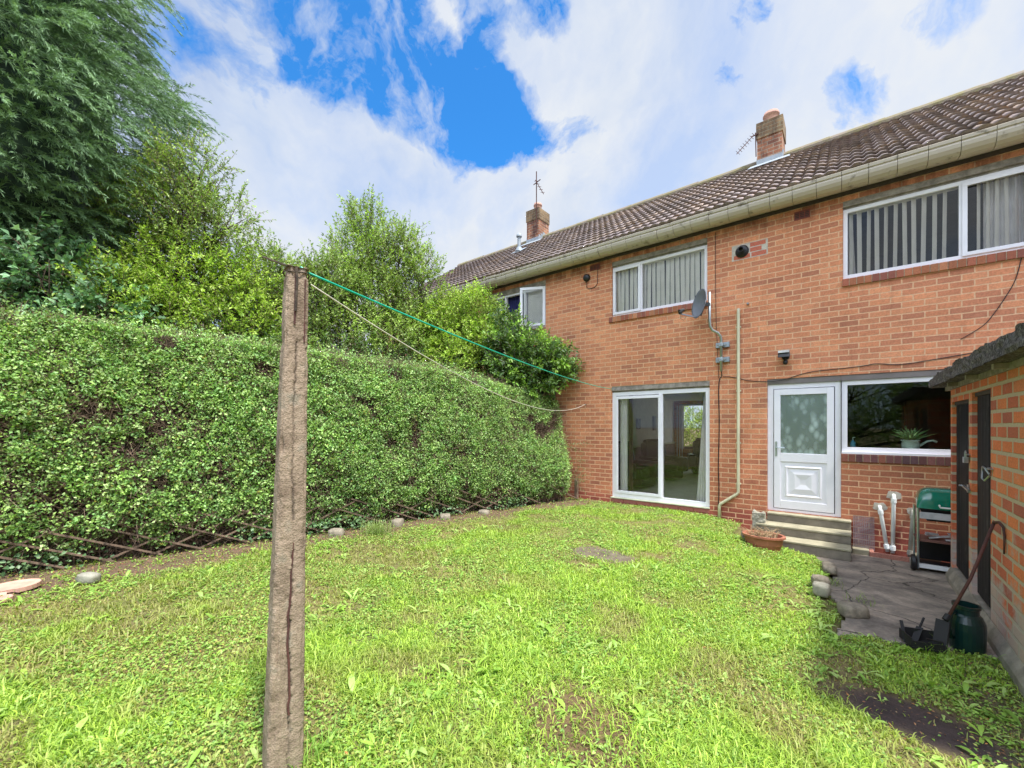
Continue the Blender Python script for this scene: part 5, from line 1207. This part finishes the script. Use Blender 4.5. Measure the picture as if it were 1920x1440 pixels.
shrub('privet_shrub', 'tall upright-shooted green shrub right of the post, highest of the row', 'shrub', (-7.8,5.1,0), [(-8.2,5.0,5.2,.6),(-8.0,5.1,5.85,.42),(-7.5,5.5,5.45,.38),(-7.15,5.9,4.95,.35),(-7.7,5.3,4.9,.55),(-7.9,5.1,4.2,.7),(-7.4,5.7,4.1,.55),(-7.9,4.6,3.4,.65),(-7.4,5.4,3.2,.65),(-7.9,4.4,4.4,.45)], [(.27,.40,.08), (.33,.48,.09), (.20,.31,.07), (.40,.54,.14)], .036, 3000, (.2,.6), 15, 1.0, .05, GP, .55)
shrub('privet_shrub', 'vivid lime-green shrub spreading in front of the neighbour\'s window', 'shrub', (-6.9,6.4,0), [(-7.0,6.5,4.0,.55),(-6.55,6.9,4.15,.5),(-6.9,6.6,3.4,.65),(-6.4,7.0,3.4,.5),(-7.4,6.1,3.7,.55),(-6.8,6.3,2.9,.6),(-7.3,5.9,3.1,.5)], LIME, .036, 3300, (.18,.42), 15, .5, .045, GP, .6)
shrub('laurel_shrub', 'dark glossy shrub with bright tips leaning over the hedge end against the brick wall', 'shrub', (-5.7,7.3,0), [(-5.35,7.3,3.15,.45),(-4.95,7.6,2.95,.35),(-5.2,7.4,2.65,.45),(-5.7,7.0,3.1,.5),(-5.6,7.1,2.6,.45),(-5.75,7.1,3.75,.28),(-4.75,7.7,2.75,.25)], DARK+[(.24,.42,.06), (.18,.33,.05), (.30,.48,.08)], .05, 1500, (.16,.36), 13, .35, .035, GP, .65, 'leaf_gloss', .42)
shrub('bramble_tangle', 'dark brown and green tangle of old growth along the top of the hedge', 'shrub', (-7.8,3.4,0), [(-8.2,1.0,2.85,.5),(-8.0,2.2,2.8,.5),(-7.7,3.2,2.75,.5),(-7.4,4.2,2.7,.5),(-7.1,5.2,2.65,.5),(-6.7,6.1,2.55,.45),(-6.3,6.9,2.4,.4),(-8.3,-.3,2.9,.5)], DARK+[(.12,.11,.05)], .035, 1700, (.18,.4), 10, .5, .03, None, .9)
shrub('garden_bush', 'green bush glimpsed through the far window of the living room', 'bush', (-3.9,17.6,0), [(-4.2,17.5,1.4,.9),(-3.0,17.6,1.3,.9),(-5.2,17.6,1.5,.9)], LIME, .06, 1400, (.2,.4), 12, .5, .05, None, .6)

shrub('garden_tree', 'dense leafy tree behind the viewer, seen only as a dark reflection in the window glass', 'tree', (-1.5,-9,0), [(-2.5,-9,3.0,1.8),(.5,-9.2,3.2,1.9),(3.4,-9,2.8,1.8),(-5.5,-9,2.6,1.6),(1,-9,1.2,1.4),(-3,-9,1.2,1.4),(4,-9,1.2,1.4)], MID, .12, 2600, (.4,.9), 12, .5, .12, None, .6)

# ---------------------------------------------------------------- conifer
cf = thing('conifer_tree', 'huge dark feathery conifer filling the upper left corner', 'tree', (-11.3, -.6, 0))
ccx, ccy = -11.3, -.6
def crad(z): return np.interp(z, [2.6, 3.8, 5.2, 7, 9, 12, 15], [1.9, 2.5, 3.0, 3.05, 2.55, 1.6, .1])
mb = MB(); mb.tube([(ccx,ccy,0),(ccx+.1,ccy,3),(ccx,ccy+.1,8),(ccx,ccy,15)], [.32,.26,.18,.03], 12)
for i in range(70):
    z = random.uniform(2.2, 12.5); a = random.uniform(0, 2*pi); r = float(crad(z))*.85; mb.tube([(ccx,ccy,z),(ccx+r*.5*cos(a),ccy+r*.5*sin(a),z+.35),(ccx+r*cos(a),ccy+r*sin(a),z+.35)], [.06,.035,.01], 6)
mb.build('trunk', 'bark', cf, smooth=True)
rows = []
for z in np.linspace(2.5, 14.6, 44):
    a = np.linspace(0, 2*pi, 60); r = crad(np.full(60, z))*.80*(1+.30*(vn(np.cos(a)*2, np.sin(a)*2, z, 1.1)-.5))-.12; r = np.maximum(r, .03)
    rows.append(list(np.stack([ccx+r*np.cos(a), ccy+r*np.sin(a), np.full(60, z)], -1)))
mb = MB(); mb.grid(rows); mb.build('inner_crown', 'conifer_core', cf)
npl = 8000; z = R.uniform(2.5, 13.5, npl); face = math.atan2(0-ccy, 0-ccx); a = np.where(R.random(npl) < .85, face+R.normal(0, .75, npl), R.uniform(0, 2*pi, npl))
lump = .78+.42*vn(np.cos(a)*2.2, np.sin(a)*2.2, z*.9, 1.3); r = crad(z)*lump*R.uniform(.80, 1.03, npl)
P0 = np.stack([ccx+r*np.cos(a), ccy+r*np.sin(a), z], -1); outd = np.stack([np.cos(a), np.sin(a), np.zeros(npl)], -1)
D0 = unit(outd+R.normal(size=(npl, 3))*.30+np.array([0,0,.05])); Lp = R.uniform(.35, .95, npl); toneP = vn2(P0[:,0], P0[:,1], P0[:,2], 1.6)*.6+R.random(npl)*.4
Vs = []; Cs = []; K = 84
for k in range(K):
    t = R.random(npl)**.8; base = P0+D0*(Lp*t)[:, None]+np.array([0,0,-1.])*(Lp*.38*t**2)[:, None]
    dd = unit(D0*1.0+np.array([0,0,-.34])*(.2+t[:, None])+R.normal(size=(npl, 3))*.36); ll = R.uniform(.05, .15, npl)*(1.15-.5*t); sdv = unit(np.cross(dd, R.normal(size=(npl, 3))))
    mid = base+dd*(ll*.5)[:, None]; tip = base+dd*ll[:, None]+np.array([0,0,-1.])*(ll*.18)[:, None]; wv = R.uniform(.0032, .007, npl)[:, None]
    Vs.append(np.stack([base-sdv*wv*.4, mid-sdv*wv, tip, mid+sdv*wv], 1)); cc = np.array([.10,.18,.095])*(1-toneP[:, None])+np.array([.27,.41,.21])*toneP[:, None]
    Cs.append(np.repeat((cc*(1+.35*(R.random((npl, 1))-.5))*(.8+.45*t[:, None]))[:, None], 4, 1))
V = np.concatenate(Vs).reshape(-1, 3); c = np.concatenate(Cs).reshape(-1, 3); i = np.arange(len(V)//4)*4
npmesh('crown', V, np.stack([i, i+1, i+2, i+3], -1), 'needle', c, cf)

# ---------------------------------------------------------------- lawn
def scatter(n, x0=-7.2, x1=1.05, y0=-1.0, y1=8.08, near=1.0):
    x = R.uniform(x0, x1, n); y = R.uniform(y0, y1, n)
    fw = -x*.624+y*.7815; rt = x*.7815+y*.624; keep = (fw > .9) & (np.abs(rt) < fw*1.45+.3) & ~inpath(x, y, -.02)
    dist = np.hypot(x, y); keep &= R.random(n) < np.clip(near*3.2/(dist+.6), .22, 1)
    keep &= ~((x > .97) & (y > 3.35)); keep &= ~((x > -1.2) & (x < .1) & (y > 7.3)) ; keep &= ~(np.hypot((x+.93), (y-7.02)/.8) < .24)
    return x[keep], y[keep]
def lawn_density(x, y):
    b, s_, hs, gr, br, wl = bare(x, y); bb = np.maximum.reduce([b*1.1, np.clip(s_*2.2, 0, 1), hs*.93, gr*.35, br*.85]); return np.clip(1-bb, .02, 1)
def patch(x, y): return np.clip(sstep(.38, .60, vn(x, y, 11, 1.3)*.6+vn2(x, y, 12, 3.5)*.4+.10*sstep(-1.5, -4, x)-.10*sstep(4.2, 5.5, y)), 0, 1)   # 1 = tired mossy ground
# blades
x, y = scatter(1150000, near=1.0); d = lawn_density(x, y)*(1-.72*patch(x, y)); far = sstep(2, 6.5, y)
k = R.random(len(x)) < d; x, y = x[k], y[k]; n = len(x); z = H(x, y)
pt_ = patch(x, y)[:, None]
ln = R.uniform(.018, .060, n)*(1+.7*(R.random(n) < .12))*(.55+1.0*vn(x, y, 15, 2.8))*(1-.35*sstep(2.8, 5.5, y)); wd = R.uniform(.0014, .0032, n)*(1+.16*np.hypot(x, y))
a = R.uniform(0, 2*pi, n); lean = R.uniform(.15, 1.1, n); dr2 = np.stack([np.cos(a)*lean, np.sin(a)*lean, np.ones(n)], -1); dr2 = unit(dr2)
sd2 = np.stack([-np.sin(a), np.cos(a), np.zeros(n)], -1); P = np.stack([x, y, z-.004], -1); M = P+dr2*(ln*.6)[:, None]; T = P+unit(dr2+np.array([0,0,-.35])*R.random((n, 1))+np.stack([np.cos(a), np.sin(a), np.zeros(n)], -1)*.35)*ln[:, None]
V = np.stack([P-sd2*wd[:, None], P+sd2*wd[:, None], M+sd2*wd[:, None]*.8, T, M-sd2*wd[:, None]*.8], 1).reshape(-1, 3)
col = pick([(.36,.52,.065), (.44,.60,.08), (.50,.64,.13), (.21,.34,.05), (.29,.44,.06)], n, .25); tired = pick([(.34,.36,.08), (.36,.28,.12), (.24,.28,.07), (.42,.40,.14)], n, .2)
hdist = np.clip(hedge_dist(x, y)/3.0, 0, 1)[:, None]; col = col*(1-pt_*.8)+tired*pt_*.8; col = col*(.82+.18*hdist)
i = np.arange(n)*5; F = np.concatenate([np.stack([i, i+1, i+2, i+4], -1)]); 
F3 = np.stack([i+4, i+2, i+3, i+3], -1)
# quads plus tip triangles in one mesh
me_f = np.concatenate([np.stack([i, i+1, i+2], -1), np.stack([i, i+2, i+4], -1), np.stack([i+4, i+2, i+3], -1)])
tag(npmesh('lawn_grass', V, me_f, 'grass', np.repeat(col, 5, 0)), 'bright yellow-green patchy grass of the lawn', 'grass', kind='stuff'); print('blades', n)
# clover, chickweed and moss leaves
x, y = scatter(330000, near=1.1); d = lawn_density(x, y); d = np.maximum(d, .10)*(.05+1.5*sstep(.35, .75, vn2(x, y, 30, 2.6))); b, s_, hs, gr, br, wl = bare(x, y); d = np.maximum(d, .35*hs*(R.random(len(x)) < .5)+wl*.9)
k = R.random(len(x)) < d*.8; x, y = x[k], y[k]; n = len(x); z = H(x, y)+R.uniform(.004, .035, n)
P = np.stack([x, y, z], -1); D = unit(R.normal(size=(n, 3))*np.array([1,1,.3])); Nn = unit(np.array([0,0,1.])+R.normal(size=(n, 3))*.3); Ll = R.uniform(.009, .022, n)*(1+.09*np.hypot(x, y))
V, F, c = leaf_mesh(P, D, Nn, Ll, Ll*.72, pick([(.24,.41,.07), (.31,.49,.09), (.38,.56,.13), (.17,.30,.06), (.40,.42,.10)], n)); tag(npmesh('clover', V, F, 'leaf', c), 'small round-leaved clover and chickweed mixed through the lawn', 'ground cover', kind='stuff')
# broad-leaved weeds: rosettes of long leaves, three-segment curved
x, y = scatter(20000, near=1.8); pz_ = .14+1.0*sstep(.48, .78, vn(x, y, 40, 1.15)); pz_ = pz_+.9*sstep(2.4, .9, y)*sstep(-3.2, -1.2, x)+1.3*np.exp(-(((x-.38)/.5)**2+((y-4.45)/.45)**2))+.8*np.exp(-(((x-.65)/.25)**2+((y-3.6)/.5)**2))+.5*sstep(.0, .5, x)*sstep(3.6, 2.4, y)
pz_ = pz_*(1-.6*sstep(3, 5.5, y)*(x < -.3)); k = R.random(len(x)) < np.clip(pz_, 0, 1)*np.maximum(lawn_density(x, y), .10)*.62; x, y = x[k], y[k]; n0 = len(x); nl = 6
x = np.repeat(x, nl)+R.normal(0, .006, n0*nl); y = np.repeat(y, nl)+R.normal(0, .006, n0*nl); n = len(x); big = np.repeat(R.uniform(.55, 1.25, n0)*(1+.35*(R.random(n0) < .15)), nl)
z = H(x, y); a = np.tile(np.arange(nl)*2*pi/nl, n0)+R.normal(0, .5, n)+np.repeat(R.uniform(0, 6, n0), nl); el = R.uniform(.25, 1.15, n); ll = R.uniform(.03, .10, n)*big; ww = ll*R.uniform(.13, .30, n)
hx_, hy_ = np.cos(a), np.sin(a); sdv = np.stack([-hy_, hx_, np.zeros(n)], -1); P = np.stack([x, y, z], -1); pts = []; cur = P.copy(); e = el.copy()
wf = [.18, .55, 1.0, .85, .0]; Vs = []
for s_i in range(5):
    if s_i < 4: Vs += [cur-sdv*(ww*wf[s_i]/2)[:, None], cur+np.array([0,0,-1.])*(ww*wf[s_i]*.18)[:, None], cur+sdv*(ww*wf[s_i]/2)[:, None]]
    else: Vs += [cur]
    dirv = np.stack([np.cos(e)*hx_, np.cos(e)*hy_, np.sin(e)], -1); cur = cur+dirv*(ll/4)[:, None]; e = e-.38*R.uniform(.5, 1.4, n)
V = np.stack(Vs, 1).reshape(-1, 3); i = np.arange(n)*13; Fl = []
for s_i in range(3):
    for q in (0, 1):
        b0 = s_i*3+q; Fl += [np.stack([i+b0, i+b0+1, i+b0+4], -1), np.stack([i+b0, i+b0+4, i+b0+3], -1)]
Fl += [np.stack([i+9, i+10, i+12], -1), np.stack([i+10, i+11, i+12], -1)]
cw = np.repeat(pick([(.28,.46,.07), (.34,.53,.08), (.38,.57,.12), (.22,.38,.06), (.42,.58,.16)], n0, .12), nl, 0)*(1+.15*(R.random((n, 1))-.5))
tag(npmesh('broadleaf_weeds', V, np.concatenate(Fl), 'leaf', np.repeat(cw, 13, 0), smooth=True), 'dandelion and plantain rosettes growing through the lawn', 'weeds', kind='stuff')
# litter: dead leaves, twigs
x, y = scatter(60000, near=1.5); b, s_, hs, gr, br, wl = bare(x, y); k = R.random(len(x)) < (.02+.9*hs+.35*np.clip(s_*2, 0, 1)+.5*gr); x, y = x[k], y[k]; n = len(x)
P = np.stack([x, y, H(x, y)+R.uniform(.004, .02, n)], -1); Ll = R.uniform(.010, .028, n)
V, F, c = leaf_mesh(P, R.normal(size=(n, 3))*np.array([1,1,.2]), unit(np.array([0,0,1.])+R.normal(size=(n, 3))*.3), Ll, Ll*R.uniform(.15, .6, n), pick([(.30,.16,.08), (.22,.11,.06), (.38,.26,.15), (.16,.09,.06), (.42,.20,.07)], n)); tag(npmesh('leaf_litter', V, F, 'litter', c), 'brown dead leaves and bits of twig scattered on the soil', 'leaf litter', kind='stuff')
# ivy along the hedge foot
n = 2600; s = R.uniform(-1.5, 7.6, n); clp = vn(s, 0, 50, 1.4); k = R.random(n) < .75*sstep(.5, .75, clp)+.05; s = s[k]; n = len(s); x, y = hedge_pt(s, np.full(n, .05), R.uniform(-.22, .08, n)); P = np.stack([x, y, R.uniform(.03, .22, n)], -1); Ll = R.uniform(.03, .06, n)
V, F, c = leaf_mesh(P, R.normal(size=(n, 3))*np.array([1,1,.4])+np.array([hn[0],hn[1],0])*.5, unit(np.array([hn[0],hn[1],1.])+R.normal(size=(n, 3))*.3), Ll, Ll*.95, pick([(.08,.16,.06), (.14,.24,.10), (.10,.19,.07), (.22,.34,.16)], n)); tag(npmesh('ivy', V, F, 'leaf_gloss', c), 'dark bluish ivy leaves trailing along the foot of the hedge', 'ivy', kind='stuff')
# tufts of long grass
def tuft(cx, cy, n, label, ln=(.15,.34), rad=.10, pal=[(.26,.36,.10), (.36,.42,.18), (.2,.3,.06)]):
    x = cx+R.normal(0, rad, n); y = cy+R.normal(0, rad, n); P = np.stack([x, y, H(x, y)], -1); a = R.uniform(0, 2*pi, n); l = R.uniform(*ln, n); h = np.stack([np.cos(a), np.sin(a), np.zeros(n)], -1); sdv = np.stack([-np.sin(a), np.cos(a), np.zeros(n)], -1)*.0022; V = []
    for q, w_ in ((0, 1), (.35, 1), (.7, .7), (1, 0)):
        c = P+np.array([0,0,1.])*(l*q*(1-.35*q))[:, None]+h*(l*.55*q*q)[:, None]
        V += [c-sdv*w_, c+sdv*w_] if w_ else [c]
    V = np.stack(V, 1).reshape(-1, 3); i = np.arange(n)*7; F = np.concatenate([np.stack(f, -1) for k in (0, 2) for f in ([i+k, i+k+1, i+k+3], [i+k, i+k+3, i+k+2])]+[np.stack([i+4, i+5, i+6], -1)])
    return tag(npmesh('grass_tuft', V, F, 'grass', np.repeat(pick(pal, n), 7, 0)), label, 'grass tuft')
tuft(-5.35, 3.55, 260, 'pale tuft of long grass at the hedge foot to the right of the post')
tuft(-.13, 6.15, 90, 'tuft of long grass growing between the path and the stone blocks', (.1,.24), .05)
tuft(.12, 5.75, 40, 'thin wispy grass growing in a crack of the path', (.08,.2), .07)
tuft(.62, 4.70, 90, 'weedy grass tuft in front of the green container', (.08,.2), .10, [(.24,.42,.06), (.34,.52,.08)])
tuft(-2.02, .98, 120, 'long grass tuft around the foot of the concrete post', (.06,.16), .07, [(.2,.38,.05), (.28,.46,.08)])
